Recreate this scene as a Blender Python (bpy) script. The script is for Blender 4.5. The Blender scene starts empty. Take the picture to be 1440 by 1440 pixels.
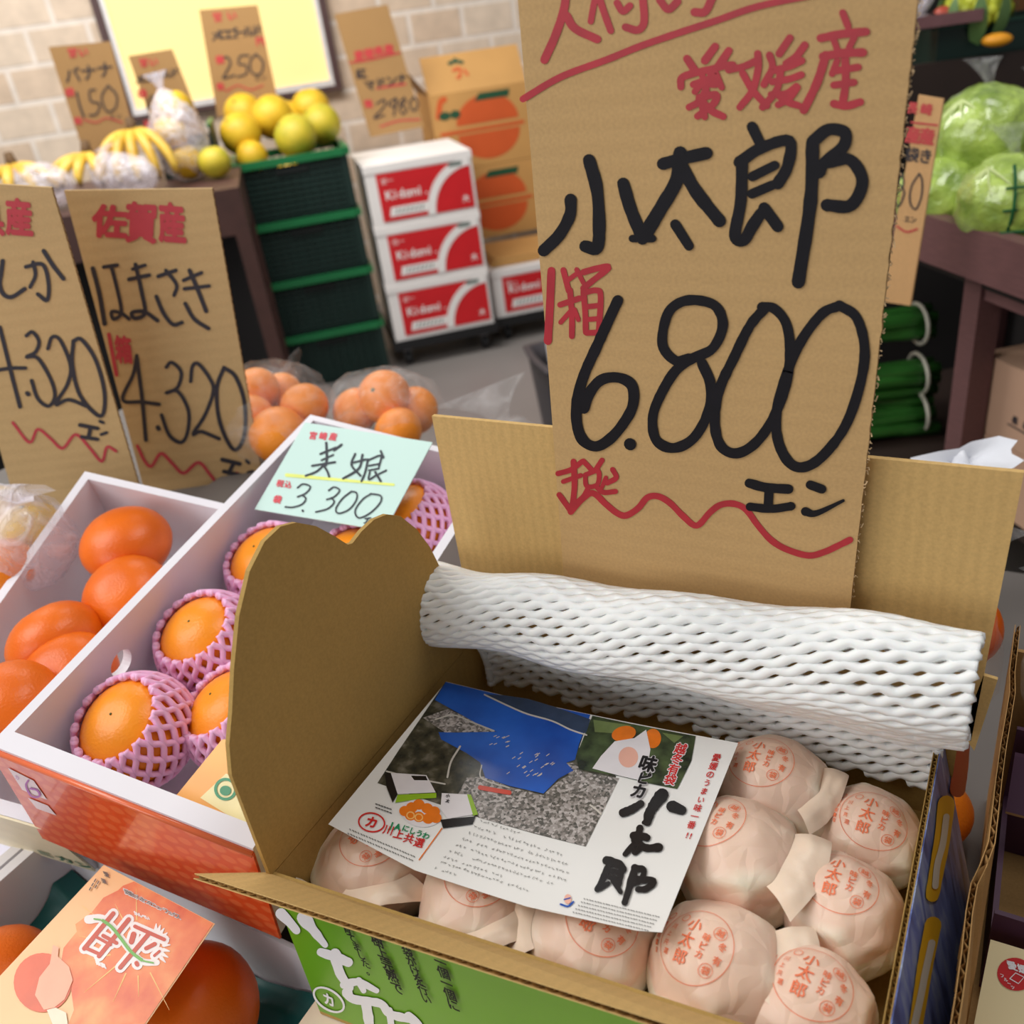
import bpy, bmesh, math, random
from mathutils import Vector, Matrix, noise, geometry
random.seed(7)
SC = bpy.context.scene
COL = SC.collection
V = Vector

# ------------------------------------------------------------------ camera, world, lights, exposure
CAM = V((0, 0, 1.32))
MC = Matrix(((0.87221844, 0.13926647, -0.46887081), (0.47298431, -0.48432271, 0.73601451), (-0.12458264, -0.86373397, -0.48830605)))
FPX = 1263.0
cd = bpy.data.cameras.new('camera'); cam = bpy.data.objects.new('camera', cd); COL.objects.link(cam)
m4 = Matrix.Identity(4)
for i in range(3):
    m4[i][0] = MC[i][0]; m4[i][1] = -MC[i][1]; m4[i][2] = -MC[i][2]; m4[i][3] = CAM[i]
cam.matrix_world = m4
cd.sensor_width = 36; cd.lens = FPX / 1440 * 36; cd.clip_start = 0.02
cd.dof.use_dof = True; cd.dof.focus_distance = 0.66; cd.dof.aperture_fstop = 6.4
SC.camera = cam
SC.view_settings.view_transform = 'Standard'; SC.view_settings.look = 'None'
SC.view_settings.exposure = -0.12; SC.view_settings.gamma = 1.0
SC.view_settings.use_curve_mapping = False

wld = bpy.data.worlds.new('world'); SC.world = wld; wld.use_nodes = True
wld.node_tree.nodes['Background'].inputs[0].default_value = (0.97, 0.98, 1.0, 1)
wld.node_tree.nodes['Background'].inputs[1].default_value = 0.25

def area(name, loc, target, sx, sy, power, col=(1, .985, .955)):
    l = bpy.data.lights.new(name, 'AREA'); l.shape = 'RECTANGLE'; l.size = sx; l.size_y = sy
    l.energy = power; l.color = col
    o = bpy.data.objects.new(name, l); COL.objects.link(o); o.location = loc
    o.rotation_euler = (V(target) - V(loc)).to_track_quat('-Z', 'Y').to_euler()
    return o
area('ceiling_light_panel', (-1.7, -0.5, 2.7), (-0.5, 0.5, 0.8), 1.6, 1.6, 44)
area('front_fill_light', (-0.9, -2.4, 1.7), (-.5, .4, .75), 1.8, 1.2, 26, (.96, .98, 1))  # unseen fill lamp, added in front to brighten the lower trays
area('ceiling_light_panel', (0.2, 1.2, 2.9), (0.0, 1.2, 0), 1.2, 0.5, 17)
area('ceiling_light_panel', (-2.2, 2.2, 2.9), (-2.5, 3.2, 0.6), 1.6, 0.8, 60)
area('ceiling_light_panel', (-3.4, 1.6, 2.8), (-3.7, 2.7, 1.0), 1.4, 0.6, 42)

# ------------------------------------------------------------------ geometry helpers
def ray(u, v):
    return (MC @ V((u - 720, v - 720, FPX))).normalized()
def onp(u, v, p, n):
    d = ray(u, v); return CAM + d * ((V(p) - CAM).dot(V(n)) / d.dot(V(n)))
def onz(u, v, z): return onp(u, v, (0, 0, z), (0, 0, 1))
def ony(u, v, y): return onp(u, v, (0, y, 0), (0, 1, 0))
def onx(u, v, x): return onp(u, v, (x, 0, 0), (1, 0, 0))
def at(u, v, d): return CAM + ray(u, v) * d

WDX = V((.7331, .6801, 0)); WN = V((.6801, -.7331, 0)); WROT = math.atan2(.6801, .7331)
FLOOR = -0.04
def G(s, depth, z):                       # point in the frame of the back wall: along it, away from the customer, up
    return WDX * s - WN * depth + V((0, 0, z))

MAT = {}
def lin(c):
    return tuple(((x / 255) / 12.92 if x / 255 <= .04045 else ((x / 255 + .055) / 1.055) ** 2.4) for x in c) + (1,)

class NT:
    def __init__(s, name):
        s.m = bpy.data.materials.new(name); s.m.use_nodes = True; s.t = s.m.node_tree; s.b = s.t.nodes['Principled BSDF']
    def n(s, typ, **kw):
        x = s.t.nodes.new(typ)
        for k, v in kw.items():
            if k.startswith('i_'):
                x.inputs[k[2:].replace('_', ' ')].default_value = v
            else: setattr(x, k, v)
        return x
    def l(s, a, b): s.t.links.new(a, b)

def mat(name, col, rough=.6, var=.06, scale=30, bump=0, bscale=None, spec=.5, coat=0, stretch=None, detail=4, col2=None, metal=0, emit=None, sss=0, coord='Object', bdist=.002):
    if name in MAT: return MAT[name]
    k = NT(name); b = k.b
    c = lin(col)
    tc = k.n('ShaderNodeTexCoord'); src = tc.outputs[coord]
    if stretch:
        mp = k.n('ShaderNodeMapping'); mp.inputs['Scale'].default_value = stretch; k.l(src, mp.inputs[0]); src = mp.outputs[0]
    nz = k.n('ShaderNodeTexNoise'); nz.inputs['Scale'].default_value = scale; nz.inputs['Detail'].default_value = detail
    k.l(src, nz.inputs['Vector'])
    mx = k.n('ShaderNodeMix', data_type='RGBA')
    c2 = lin(col2) if col2 else c
    mx.inputs[6].default_value = tuple(x * (1 - var) for x in c[:3]) + (1,)
    mx.inputs[7].default_value = tuple(min(1, x * (1 + var)) for x in c2[:3]) + (1,)
    rp = k.n('ShaderNodeMapRange'); rp.inputs[1].default_value = .3; rp.inputs[2].default_value = .7
    k.l(nz.outputs['Fac'], rp.inputs[0]); k.l(rp.outputs[0], mx.inputs[0]); k.l(mx.outputs[2], b.inputs['Base Color'])
    b.inputs['Roughness'].default_value = rough; b.inputs['Specular IOR Level'].default_value = spec
    b.inputs['Coat Weight'].default_value = coat; b.inputs['Coat Roughness'].default_value = .12
    b.inputs['Metallic'].default_value = metal
    if sss:
        b.inputs['Subsurface Weight'].default_value = sss; b.inputs['Subsurface Radius'].default_value = (.01, .006, .004); b.inputs['Subsurface Scale'].default_value = .5
    if emit:
        b.inputs['Emission Color'].default_value = lin(emit[0]); b.inputs['Emission Strength'].default_value = emit[1]
    if bump:
        n2 = k.n('ShaderNodeTexNoise'); n2.inputs['Scale'].default_value = bscale or scale * 3; n2.inputs['Detail'].default_value = 3
        k.l(src, n2.inputs['Vector'])
        bp = k.n('ShaderNodeBump'); bp.inputs['Strength'].default_value = bump; bp.inputs['Distance'].default_value = bdist
        k.l(n2.outputs['Fac'], bp.inputs['Height']); k.l(bp.outputs[0], b.inputs['Normal'])
    MAT[name] = k.m
    return k.m

def cardboard(name, col, axis=0, freq=95, var=.07, ribs=.025):
    """kraft board: fibre speckle, long streaks and the faint ribs of the flutes under the liner"""
    if name in MAT: return MAT[name]
    k = NT(name); b = k.b; c = lin(col)
    tc = k.n('ShaderNodeTexCoord')
    n1 = k.n('ShaderNodeTexNoise'); n1.inputs['Scale'].default_value = 450; n1.inputs['Detail'].default_value = 5
    n2 = k.n('ShaderNodeTexNoise'); n2.inputs['Scale'].default_value = 9; n2.inputs['Detail'].default_value = 4
    k.l(tc.outputs['Object'], n1.inputs['Vector']); k.l(tc.outputs['Object'], n2.inputs['Vector'])
    sx = k.n('ShaderNodeSeparateXYZ'); k.l(tc.outputs['Object'], sx.inputs[0])
    mm = k.n('ShaderNodeMath', operation='MULTIPLY'); mm.inputs[1].default_value = freq * 2 * math.pi; k.l(sx.outputs[axis], mm.inputs[0])
    ad = k.n('ShaderNodeMath', operation='MULTIPLY_ADD'); ad.inputs[1].default_value = 2.2; k.l(n2.outputs['Fac'], ad.inputs[0]); k.l(mm.outputs[0], ad.inputs[2])
    sn = k.n('ShaderNodeMath', operation='SINE'); k.l(ad.outputs[0], sn.inputs[0])
    a1 = k.n('ShaderNodeMath', operation='MULTIPLY_ADD'); a1.inputs[1].default_value = ribs; k.l(sn.outputs[0], a1.inputs[0])
    a2 = k.n('ShaderNodeMath', operation='MULTIPLY_ADD'); a2.inputs[1].default_value = .55; k.l(n2.outputs['Fac'], a2.inputs[0]); k.l(a1.outputs[0], a2.inputs[2])
    k.l(n1.outputs['Fac'], a1.inputs[2])
    rp = k.n('ShaderNodeMapRange'); rp.inputs[1].default_value = .45; rp.inputs[2].default_value = 1.1; k.l(a2.outputs[0], rp.inputs[0])
    mx = k.n('ShaderNodeMix', data_type='RGBA')
    mx.inputs[6].default_value = tuple(x * (1 - var * 1.6) for x in c[:3]) + (1,)
    mx.inputs[7].default_value = tuple(min(1, x * (1 + var * 1.6)) for x in c[:3]) + (1,)
    k.l(rp.outputs[0], mx.inputs[0]); k.l(mx.outputs[2], b.inputs['Base Color'])
    b.inputs['Roughness'].default_value = .75; b.inputs['Specular IOR Level'].default_value = .25
    bp = k.n('ShaderNodeBump'); bp.inputs['Strength'].default_value = .12; bp.inputs['Distance'].default_value = .0005
    k.l(sn.outputs[0], bp.inputs['Height']); k.l(bp.outputs[0], b.inputs['Normal'])
    MAT[name] = k.m
    return k.m

def film(name, tint=(255, 255, 255), clear=.94, rough=.12):
    """crinkled clear plastic film"""
    if name in MAT: return MAT[name]
    k = NT(name); b = k.b
    b.inputs['Base Color'].default_value = lin(tint); b.inputs['Roughness'].default_value = rough
    b.inputs['Specular IOR Level'].default_value = 1.0
    tr = k.n('ShaderNodeBsdfTransparent')
    mix = k.n('ShaderNodeMixShader')
    nz = k.n('ShaderNodeTexNoise'); nz.inputs['Scale'].default_value = 26; nz.inputs['Detail'].default_value = 5; nz.inputs['Distortion'].default_value = 1.5
    tc = k.n('ShaderNodeTexCoord'); k.l(tc.outputs['Object'], nz.inputs['Vector'])
    mr = k.n('ShaderNodeMapRange'); mr.inputs[1].default_value = .40; mr.inputs[2].default_value = .72
    mr.inputs[3].default_value = 1 - clear; mr.inputs[4].default_value = min(1, (1 - clear) * 3.2)
    k.l(nz.outputs['Fac'], mr.inputs[0]); k.l(mr.outputs[0], mix.inputs[0])
    bp = k.n('ShaderNodeBump'); bp.inputs['Strength'].default_value = .8; bp.inputs['Distance'].default_value = .01
    k.l(nz.outputs['Fac'], bp.inputs['Height']); k.l(bp.outputs[0], b.inputs['Normal'])
    k.l(tr.outputs[0], mix.inputs[1]); k.l(b.outputs[0], mix.inputs[2])
    k.l(mix.outputs[0], k.t.nodes['Material Output'].inputs[0])
    MAT[name] = k.m
    return k.m

class MB:
    def __init__(s): s.v = []; s.f = []; s.fm = []; s.cur = 0
    def add(s, vs, fs):
        o = len(s.v); s.v += [V(x) for x in vs]; s.f += [tuple(i + o for i in f) for f in fs]; s.fm += [s.cur] * len(fs)
    def box(s, lo, hi, X=None):
        x0, y0, z0 = lo; x1, y1, z1 = hi
        vs = [V((x, y, z)) for z in (z0, z1) for y in (y0, y1) for x in (x0, x1)]
        if X: vs = [X @ v for v in vs]
        s.add(vs, [(0, 2, 3, 1), (4, 5, 7, 6), (0, 1, 5, 4), (2, 6, 7, 3), (0, 4, 6, 2), (1, 3, 7, 5)])
    def prism(s, pts, off):
        """closed polygon of 3D points, extruded by the vector off"""
        n = len(pts); off = V(off); pts = [V(p) for p in pts]
        s.add(pts + [p + off for p in pts], [tuple(range(n)), tuple(range(2 * n - 1, n - 1, -1))] + [(i, i + n, (i + 1) % n + n, (i + 1) % n) for i in range(n)])
    def poly(s, pts): s.add(pts, [tuple(range(len(pts)))])
    def grid(s, fn, nu, nv, cu=False, cv=False):
        vs = []
        mu = nu if cu else nu + 1; mv = nv if cv else nv + 1
        for i in range(mu):
            for j in range(mv): vs.append(fn(i / nu, j / nv))
        fs = [(i % mu * mv + j % mv, (i + 1) % mu * mv + j % mv, (i + 1) % mu * mv + (j + 1) % mv, i % mu * mv + (j + 1) % mv) for i in range(nu) for j in range(nv)]
        s.add(vs, fs)
    def tube(s, pts, r, n=6, cap=True):
        pts = [V(p) for p in pts]; k = len(pts); vs = []
        rr = r if callable(r) else (lambda t: r)
        up = None
        for i, p in enumerate(pts):
            d = (pts[min(i + 1, k - 1)] - pts[max(i - 1, 0)]).normalized()
            if up is None:
                up = d.orthogonal().normalized()
            up = (up - d * up.dot(d)).normalized(); w = d.cross(up)
            q = rr(i / max(1, k - 1))
            for j in range(n):
                a = 2 * math.pi * j / n; vs.append(p + (up * math.cos(a) + w * math.sin(a)) * q)
        fs = [(i * n + j, i * n + (j + 1) % n, (i + 1) * n + (j + 1) % n, (i + 1) * n + j) for i in range(k - 1) for j in range(n)]
        if cap: fs += [tuple(range(n - 1, -1, -1)), tuple(range((k - 1) * n, k * n))]
        s.add(vs, fs)
    def ball(s, c, rx, ry=None, rz=None, nu=20, nv=12, fn=None, X=None):
        ry = ry or rx; rz = rz or rx; c = V(c)
        def f(a, b):
            th = a * 2 * math.pi; ph = b * math.pi
            d = V((math.sin(ph) * math.cos(th), math.sin(ph) * math.sin(th), math.cos(ph)))
            q = fn(d) if fn else 1
            p = V((d.x * rx * q, d.y * ry * q, d.z * rz * q))
            if X: p = X @ p
            return c + p
        s.grid(f, nu, nv, cu=True)
    def build(s, name, mats, parent=None, smooth=False, world=False, weld=False):
        me = bpy.data.meshes.new(name)
        vs = s.v
        if world and parent is not None:
            inv = FR[parent.name].inverted(); vs = [inv @ v for v in vs]
        me.from_pydata([tuple(v) for v in vs], [], s.f)
        if not isinstance(mats, (list, tuple)): mats = [mats]
        for m in mats: me.materials.append(m)
        if len(mats) > 1: me.polygons.foreach_set('material_index', s.fm)
        bm = bmesh.new(); bm.from_mesh(me)
        if weld: bmesh.ops.remove_doubles(bm, verts=bm.verts, dist=1e-6)
        if weld or not getattr(s, 'flat', False): bmesh.ops.recalc_face_normals(bm, faces=bm.faces)
        bm.to_mesh(me); bm.free()
        me.polygons.foreach_set('use_smooth', [smooth] * len(me.polygons))
        me.update()
        o = bpy.data.objects.new(name, me); COL.objects.link(o)
        if parent is not None: o.parent = parent
        return o

FR = {}
def tag(o, label=None, cat=None, group=None, kind=None):
    if label: o['label'] = label
    if cat: o['category'] = cat
    if group: o['group'] = group
    if kind: o['kind'] = kind
    return o
def thing(name, label, cat, loc=(0, 0, 0), rot=None, group=None):
    o = bpy.data.objects.new(name, None); COL.objects.link(o); o.empty_display_size = .02
    R = rot if isinstance(rot, Matrix) else Matrix.Rotation(rot or 0, 3, 'Z')
    o.rotation_euler = R.to_euler(); o.location = loc
    FR[o.name] = Matrix.Translation(V(loc)) @ R.to_4x4()
    return tag(o, label, cat, group)
def solo(mb, name, m, label, cat, group=None, smooth=False, loc=None, rot=None):
    """a thing that is one mesh, its origin at its base"""
    if loc is not None:
        X = Matrix.Translation(V(loc)) @ (rot.to_4x4() if isinstance(rot, Matrix) else Matrix.Rotation(rot or 0, 4, 'Z'))
    o = mb.build(name, m, None, smooth)
    if loc is not None:
        o.location = loc; o.rotation_euler = X.to_3x3().to_euler(); FR[o.name] = X
    else: FR[o.name] = Matrix.Identity(4)
    return tag(o, label, cat, group)
def struct(mb, name, m, smooth=False):
    o = mb.build(name, m, None, smooth); FR[o.name] = Matrix.Identity(4); o['kind'] = 'structure'; return o

def catmull(pts, n=6):
    pts = [V(p) for p in pts]
    if len(pts) < 3: return pts
    q = [pts[0] * 2 - pts[1]] + pts + [pts[-1] * 2 - pts[-2]]; out = []
    for i in range(1, len(q) - 2):
        a, b, c, d = q[i - 1:i + 3]
        for k in range(n):
            t = k / n
            out.append(.5 * ((2 * b) + (c - a) * t + (2 * a - 5 * b + 4 * c - d) * t * t + (3 * b - a - 3 * c + d) * t ** 3))
    out.append(pts[-1]); return out

def lifted(mb, fn, x, y):
    """each further stroke in one lettering lies a hair above the one before, like ink on ink"""
    mb.layer = getattr(mb, 'layer', 0) + 1
    a, b_, c = fn(x, y), fn(x + 1e-3, y), fn(x, y + 1e-3)
    n = (b_ - a).cross(c - a)
    if n.length < 1e-20: return fn
    n.normalize()
    if not getattr(mb, 'local', False) and n.dot(CAM - a) < 0: n = -n
    k = n * (5e-6 * (mb.layer % 40))
    f2 = lambda p, q: fn(p, q) + k
    f2.n = n
    return f2
def brush(mb, pts, w, fn, smooth=True, rag=.06, w2=None):
    """a felt pen stroke: ribbon with round ends in sheet coordinates, laid on a surface by fn"""
    p = [V((a[0], a[1])) for a in pts]
    fn = lifted(mb, fn, p[0].x, p[0].y)
    if smooth and len(p) > 2: p = catmull(p, 6)
    n = len(p); L = []; R = []
    w2 = w2 or w
    for i, a in enumerate(p):
        d = (p[min(i + 1, n - 1)] - p[max(i - 1, 0)])
        d = d.normalized() if d.length > 1e-9 else V((1, 0))
        q = (w + (w2 - w) * i / max(1, n - 1)) / 2 * (1 + rag * noise.noise(V((a.x * .09, a.y * .09, w))))
        nn = V((-d.y, d.x)); L.append(a + nn * q); R.append(a - nn * q)
    def cap(c, d, q):
        b = math.atan2(d.y, d.x)
        return [c + V((math.cos(b + t), math.sin(b + t))) * q for t in (-1.0, -.5, 0, .5, 1.0)]
    d0 = (p[0] - p[1]).normalized(); d1 = (p[-1] - p[-2]).normalized()
    up_ = getattr(fn, 'n', V((0, 0, 0))) * (1.0e-5 / n)
    vs = [fn(a.x, a.y) + up_ * i for i, a in enumerate(L)] + [fn(a.x, a.y) + up_ * i for i, a in enumerate(R)]
    fs = [(i, i + 1, n + i + 1, n + i) for i in range(n - 1)]
    mb.add(vs, fs)
    c0 = cap(p[0], d0, w * .5); c1 = cap(p[-1], d1, w2 * .5)
    mb.add([fn(a.x, a.y) for a in [L[0]] + [x for x in c0] + [R[0]]], [tuple(range(7))])
    mb.add([fn(a.x, a.y) + up_ * n for a in [R[-1]] + [x for x in c1] + [L[-1]]], [tuple(range(7))])

GLY = {}
def glyph(ch):
    if ch not in GLY:
        cu = bpy.data.curves.new('glyph', 'FONT'); cu.body = ch; cu.align_x = 'CENTER'; cu.resolution_u = 3
        ob = bpy.data.objects.new('glyph', cu); me = ob.to_mesh()
        GLY[ch] = ([(v.co.x, v.co.y - .36) for v in me.vertices], [tuple(p.vertices) for p in me.polygons])
        ob.to_mesh_clear(); bpy.data.objects.remove(ob); bpy.data.curves.remove(cu)
    return GLY[ch]
def text(mb, s, fn, x, y, right, up, step, fat=0):
    """characters one after the other from (x, y); right and up are the em vectors, step the advance, in sheet coordinates"""
    for i, ch in enumerate(s):
        if ch == ' ': continue
        vs, fs = glyph(ch)
        cx, cy = x + step[0] * i, y + step[1] * i
        shifts = [(0, 0)] if not fat else [(0, 0), (fat, 0), (-fat, 0), (0, fat), (0, -fat), (fat * .7, fat * .7), (-fat * .7, -fat * .7), (fat * .7, -fat * .7), (-fat * .7, fat * .7)]
        for dx, dy in shifts:
            f_ = lifted(mb, fn, cx, cy)
            mb.add([f_(cx + right[0] * (a + dx) + up[0] * (b + dy), cy + right[1] * (a + dx) + up[1] * (b + dy)) for a, b in vs], fs)
def flatmb(local=False):
    m = MB(); m.flat = True; m.local = local; return m
def disc(mb, fn, cx, cy, rx, ry=None, n=28, rot=0):
    ry = ry or rx; c, s = math.cos(rot), math.sin(rot)
    mb.poly([fn(cx + rx * math.cos(a) * c - ry * math.sin(a) * s, cy + rx * math.cos(a) * s + ry * math.sin(a) * c) for a in [2 * math.pi * i / n for i in range(n)]])
def ring(mb, fn, cx, cy, rx, ry, w, n=36, rot=0):
    c, s = math.cos(rot), math.sin(rot)
    def q(k, i):
        a = 2 * math.pi * i / n; x = (rx + k) * math.cos(a); y = (ry + k) * math.sin(a)
        return fn(cx + x * c - y * s, cy + x * s + y * c)
    mb.add([q(-w / 2, i) for i in range(n)] + [q(w / 2, i) for i in range(n)], [(i, (i + 1) % n, (i + 1) % n + n, i + n) for i in range(n)])
def sheetfn(p, n, lift, ox=0, oy=0, sc=1.0):
    """sheet coordinates -> point on the plane through p with normal n, lifted off it"""
    n = V(n).normalized()
    if n.dot(CAM - V(p)) < 0: n = -n
    p = V(p)
    return lambda x, y: onp(ox + x / sc, oy + y / sc, p, n) + n * lift
def planar(o, ux, uy, lift_dir, lift):
    o = V(o); ux = V(ux); uy = V(uy); l = V(lift_dir) * lift
    return lambda x, y: o + ux * x + uy * y + l

def holed(mb, outer, hole, fn, off):
    tr = geometry.tessellate_polygon([[V((a, b, 0)) for a, b in outer], [V((a, b, 0)) for a, b in hole]])
    pts = [fn(a, b) for a, b in list(outer) + list(hole)]; n = len(pts); off = V(off)
    no = len(outer); nh = len(hole)
    fs = [tuple(t) for t in tr] + [tuple(i + n for i in t) for t in tr]
    fs += [(i, (i + 1) % no, (i + 1) % no + n, i + n) for i in range(no)]
    fs += [(no + i, no + (i + 1) % nh, no + (i + 1) % nh + n, no + i + n) for i in range(nh)]
    mb.add(pts + [p + off for p in pts], fs)

def corrugated(mb, o, u, v, nrm, w, h, th=.004, period=.008):
    """two liners with the wavy flute between them; the flutes run along v, so the edge along u shows the wave"""
    o, u, v, nrm = V(o), V(u), V(v), V(nrm); l = .0005
    for a in (0, th - l):
        mb.prism([o + nrm * a, o + u * w + nrm * a, o + u * w + v * h + nrm * a, o + v * h + nrm * a], nrm * l)
    k = int(w / period * 8)
    def f(a, b):
        return o + u * (w * a) + v * (h * (b * .985 + .005)) + nrm * (th / 2 + (th / 2 - l) * math.sin(2 * math.pi * w * a / period))
    mb.grid(f, k, 1)

# ------------------------------------------------------------------ materials used in several places
KRAFT = cardboard('kraft_board', (194, 158, 108), axis=2, freq=75)
KRAFT_IN = cardboard('kraft_inside', (176, 142, 80), axis=1, freq=110)
KRAFT_FLAP = cardboard('kraft_flap', (204, 168, 108), axis=0, freq=110, ribs=.07)
INK = mat('black_marker', (20, 18, 24), .6, .2, 60, spec=.25)
RED = mat('red_marker', (176, 38, 50), .5, .12, 60)
WHITE = mat('white_card', (236, 232, 236), .5, .02, 20)
FOAM = mat('white_foam', (244, 244, 242), .6, .02, 60, sss=.15)
PINK = mat('pink_foam', (246, 184, 222), .55, .03, 60, sss=.2)

def citrus_mat(name, col, col2, bump=.35, rough=.34):
    return mat(name, col, rough, .06, 14, bump=bump, bscale=420, spec=.45, col2=col2, sss=.08, detail=3)
ORANGE = citrus_mat('deep_orange_peel', (226, 98, 10), (236, 112, 16), .22)
GOLD = citrus_mat('golden_orange_peel', (246, 140, 14), (252, 152, 26), .2)
PLAIN = citrus_mat('plain_orange_peel', (240, 132, 30), (250, 148, 40))
LEMON = citrus_mat('yellow_peel', (206, 160, 18), (222, 184, 44), .3, .5)
GREENISH = citrus_mat('green_yellow_peel', (168, 166, 40), (208, 182, 50), .3, .5)
STEM = mat('dry_stem', (86, 92, 40), .8)

def citrus(name, c, r, m, label, cat, group=None, flat=.84, rot=None, nu=28, nv=18, axis=(0, 0, 1)):
    """a citrus: flattened ball with a dimple at the stem end, and the stem button as a part"""
    R = V((0, 0, 1)).rotation_difference(V(axis)).to_matrix()
    t = thing(name, label, cat, V(c), R, group)
    b = MB()
    b.ball((0, 0, 0), r, r, r * flat, nu, nv, fn=lambda d: 1 - .07 * math.exp(-((1 - d.z) / .03)) - .05 * math.exp(-((1 + d.z) / .03)) + .012 * noise.noise(d * 1.7 + V(c) * 9))
    b.build('peel', m, t, True, weld=True)
    s = MB(); s.ball((0, 0, r * flat * .935), r * .085, r * .085, r * .04, 8, 5)
    s.build('stem_button', STEM, t, True)
    return t

# ================================================================== THE SETTING
b = MB(); b.box((-7, -2, FLOOR - .05), (4, 8, FLOOR))
struct(b, 'floor', mat('grey_floor', (128, 122, 118), .38, .05, 3, bump=.05, bscale=40))

def brick_mat():
    k = NT('pale_brick'); tc = k.n('ShaderNodeTexCoord'); mp = k.n('ShaderNodeMapping')
    mp.inputs['Rotation'].default_value = (math.pi / 2, 0, 0); mp.inputs['Location'].default_value = (.05, .0, .0)
    k.l(tc.outputs['Object'], mp.inputs[0])
    br = k.n('ShaderNodeTexBrick'); k.l(mp.outputs[0], br.inputs['Vector'])
    br.inputs['Color1'].default_value = lin((222, 196, 170)); br.inputs['Color2'].default_value = lin((232, 212, 190)); br.inputs['Mortar'].default_value = lin((242, 228, 214))
    br.inputs['Scale'].default_value = 1; br.inputs['Mortar Size'].default_value = .013; br.inputs['Mortar Smooth'].default_value = .3
    br.inputs['Brick Width'].default_value = .27; br.inputs['Row Height'].default_value = .15; br.inputs['Bias'].default_value = -.1
    nz = k.n('ShaderNodeTexNoise'); nz.inputs['Scale'].default_value = 14; k.l(mp.outputs[0], nz.inputs['Vector'])
    mx = k.n('ShaderNodeMix', data_type='RGBA'); mx.blend_type = 'MULTIPLY'; mx.inputs[0].default_value = .35
    k.l(br.outputs['Color'], mx.inputs[6]); k.l(nz.outputs['Fac'], mx.inputs[7]); k.l(mx.outputs[2], k.b.inputs['Base Color'])
    k.b.inputs['Roughness'].default_value = .8
    bp = k.n('ShaderNodeBump'); bp.inputs['Strength'].default_value = .4; bp.inputs['Distance'].default_value = .01; bp.invert = True
    k.l(br.outputs['Fac'], bp.inputs['Height']); k.l(bp.outputs[0], k.b.inputs['Normal'])
    return k.m
WALLD = 5.05
wb = MB(); wb.box((-4.5, 0, FLOOR), (3.2, .12, 3.0))
w = wb.build('wall_back', brick_mat()); w.location = G(0, WALLD, 0); w.rotation_euler.z = WROT; w['kind'] = 'structure'
FR['wall_back'] = Matrix.Translation(w.location) @ Matrix.Rotation(WROT, 4, 'Z')

wfn = sheetfn(G(0, WALLD, 0), WN, 0)
def wl(u, v): q = wfn(u, v) - G(0, WALLD, 0); return q.dot(WDX), q.z
x0 = wl(186, 152)[0]; x1 = wl(470, 118)[0]; z0 = wl(330, 132)[1]; z1 = z0 + .95
fr = thing('window_1', None, None, G(0, WALLD, 0), WROT); fr['kind'] = 'structure'
b = MB(); t = .035
for lo, hi in (((x0 - t, -.05, z0 - .03), (x0, -.001, z1)), ((x1, -.05, z0 - .03), (x1 + t, -.001, z1)), ((x0 - t, -.05, z1), (x1 + t, -.001, z1 + t))): b.box(lo, hi)
b.build('window_frame', mat('dark_window_frame', (74, 50, 48), .5), fr)
b = MB(); b.box((x0, -.04, z0 - .028), (x1, -.001, z0)); b.box((x0, -.035, z0), (x0 + .022, -.001, z1)); b.box((x1 - .022, -.035, z0), (x1, -.001, z1))
b.build('window_sash', mat('white_aluminium', (232, 228, 226), .3, metal=.2), fr)
b = MB(); b.box((x0 - t, -.052, z0 - .05), (x1 + t, -.002, z0 - .03)); b.build('window_sill', mat('dark_window_frame', (74, 50, 48)), fr)
b = MB(); b.box((x0 + .022, -.02, z0), (x1 - .022, -.004, z1))
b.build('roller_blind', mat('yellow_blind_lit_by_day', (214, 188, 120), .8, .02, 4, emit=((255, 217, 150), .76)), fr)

# ================================================================== BACK OF THE SHOP
DKGREEN = mat('dark_green_plastic', (12, 40, 34), .5, .12, 12)
RIMGREEN = mat('green_plastic_rim', (26, 110, 62), .4, .08, 10)
def crate(z, label, w=.45, d=.36, h=.232):
    t = thing('plastic_crate', label, 'crate', G(-.195, 3.9, z), WROT, 'green crates stacked beside the banana table')
    b = MB(); g = .008
    b.box((0, 0, 0), (w, d, g))
    for lo, hi in (((.014, .014, g), (w - .014, .017, h - .04)), ((.014, d - .017, g), (w - .014, d - .014, h - .04)), ((.014, .017, g), (.017, d - .017, h - .04)), ((w - .017, .017, g), (w - .014, d - .017, h - .04))): b.box(lo, hi)  # solid inner panels added to keep the lattice gaps dark
    for x in (0, w - .03):
        for y in (0, d - .03): b.box((x, y, 0), (x + .03, y + .03, h - .028))
    for i in range(8):
        zz = .018 + i * .022
        for y in (.004, d - .012): b.box((.03, y, zz), (w - .03, y + .008, zz + .013))
        for x in (.004, w - .012): b.box((x, .03, zz), (x + .008, d - .03, zz + .013))
    for i in range(11):
        x = .045 + i * .036
        for y in (.006, d - .012): b.box((x, y, .01), (x + .007, y + .006, h - .028))
    for i in range(8):
        y = .05 + i * .036
        for x in (.006, w - .012): b.box((x, y, .01), (x + .006, y + .007, h - .028))
    b.build('lattice_body', DKGREEN, t)
    b = MB()
    for lo, hi in (((.012, -.012, h - .028), (w - .012, .012, h)), ((.012, d - .012, h - .028), (w - .012, d + .012, h)), ((-.012, .0, h - .028), (.012, d, h)), ((w - .012, 0, h - .028), (w + .012, d, h))): b.box(lo, hi)
    b.build('rim', RIMGREEN, t)
    b = MB(); b.box((w / 2 - .065, -.004, h - .062), (w / 2 + .065, .003, h - .034)); b.build('hand_hole_shade', mat('crate_shadow_gap', (6, 14, 12), .8), t)  # near-black slab painted in for the shade inside the hand hole
    return t
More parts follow.
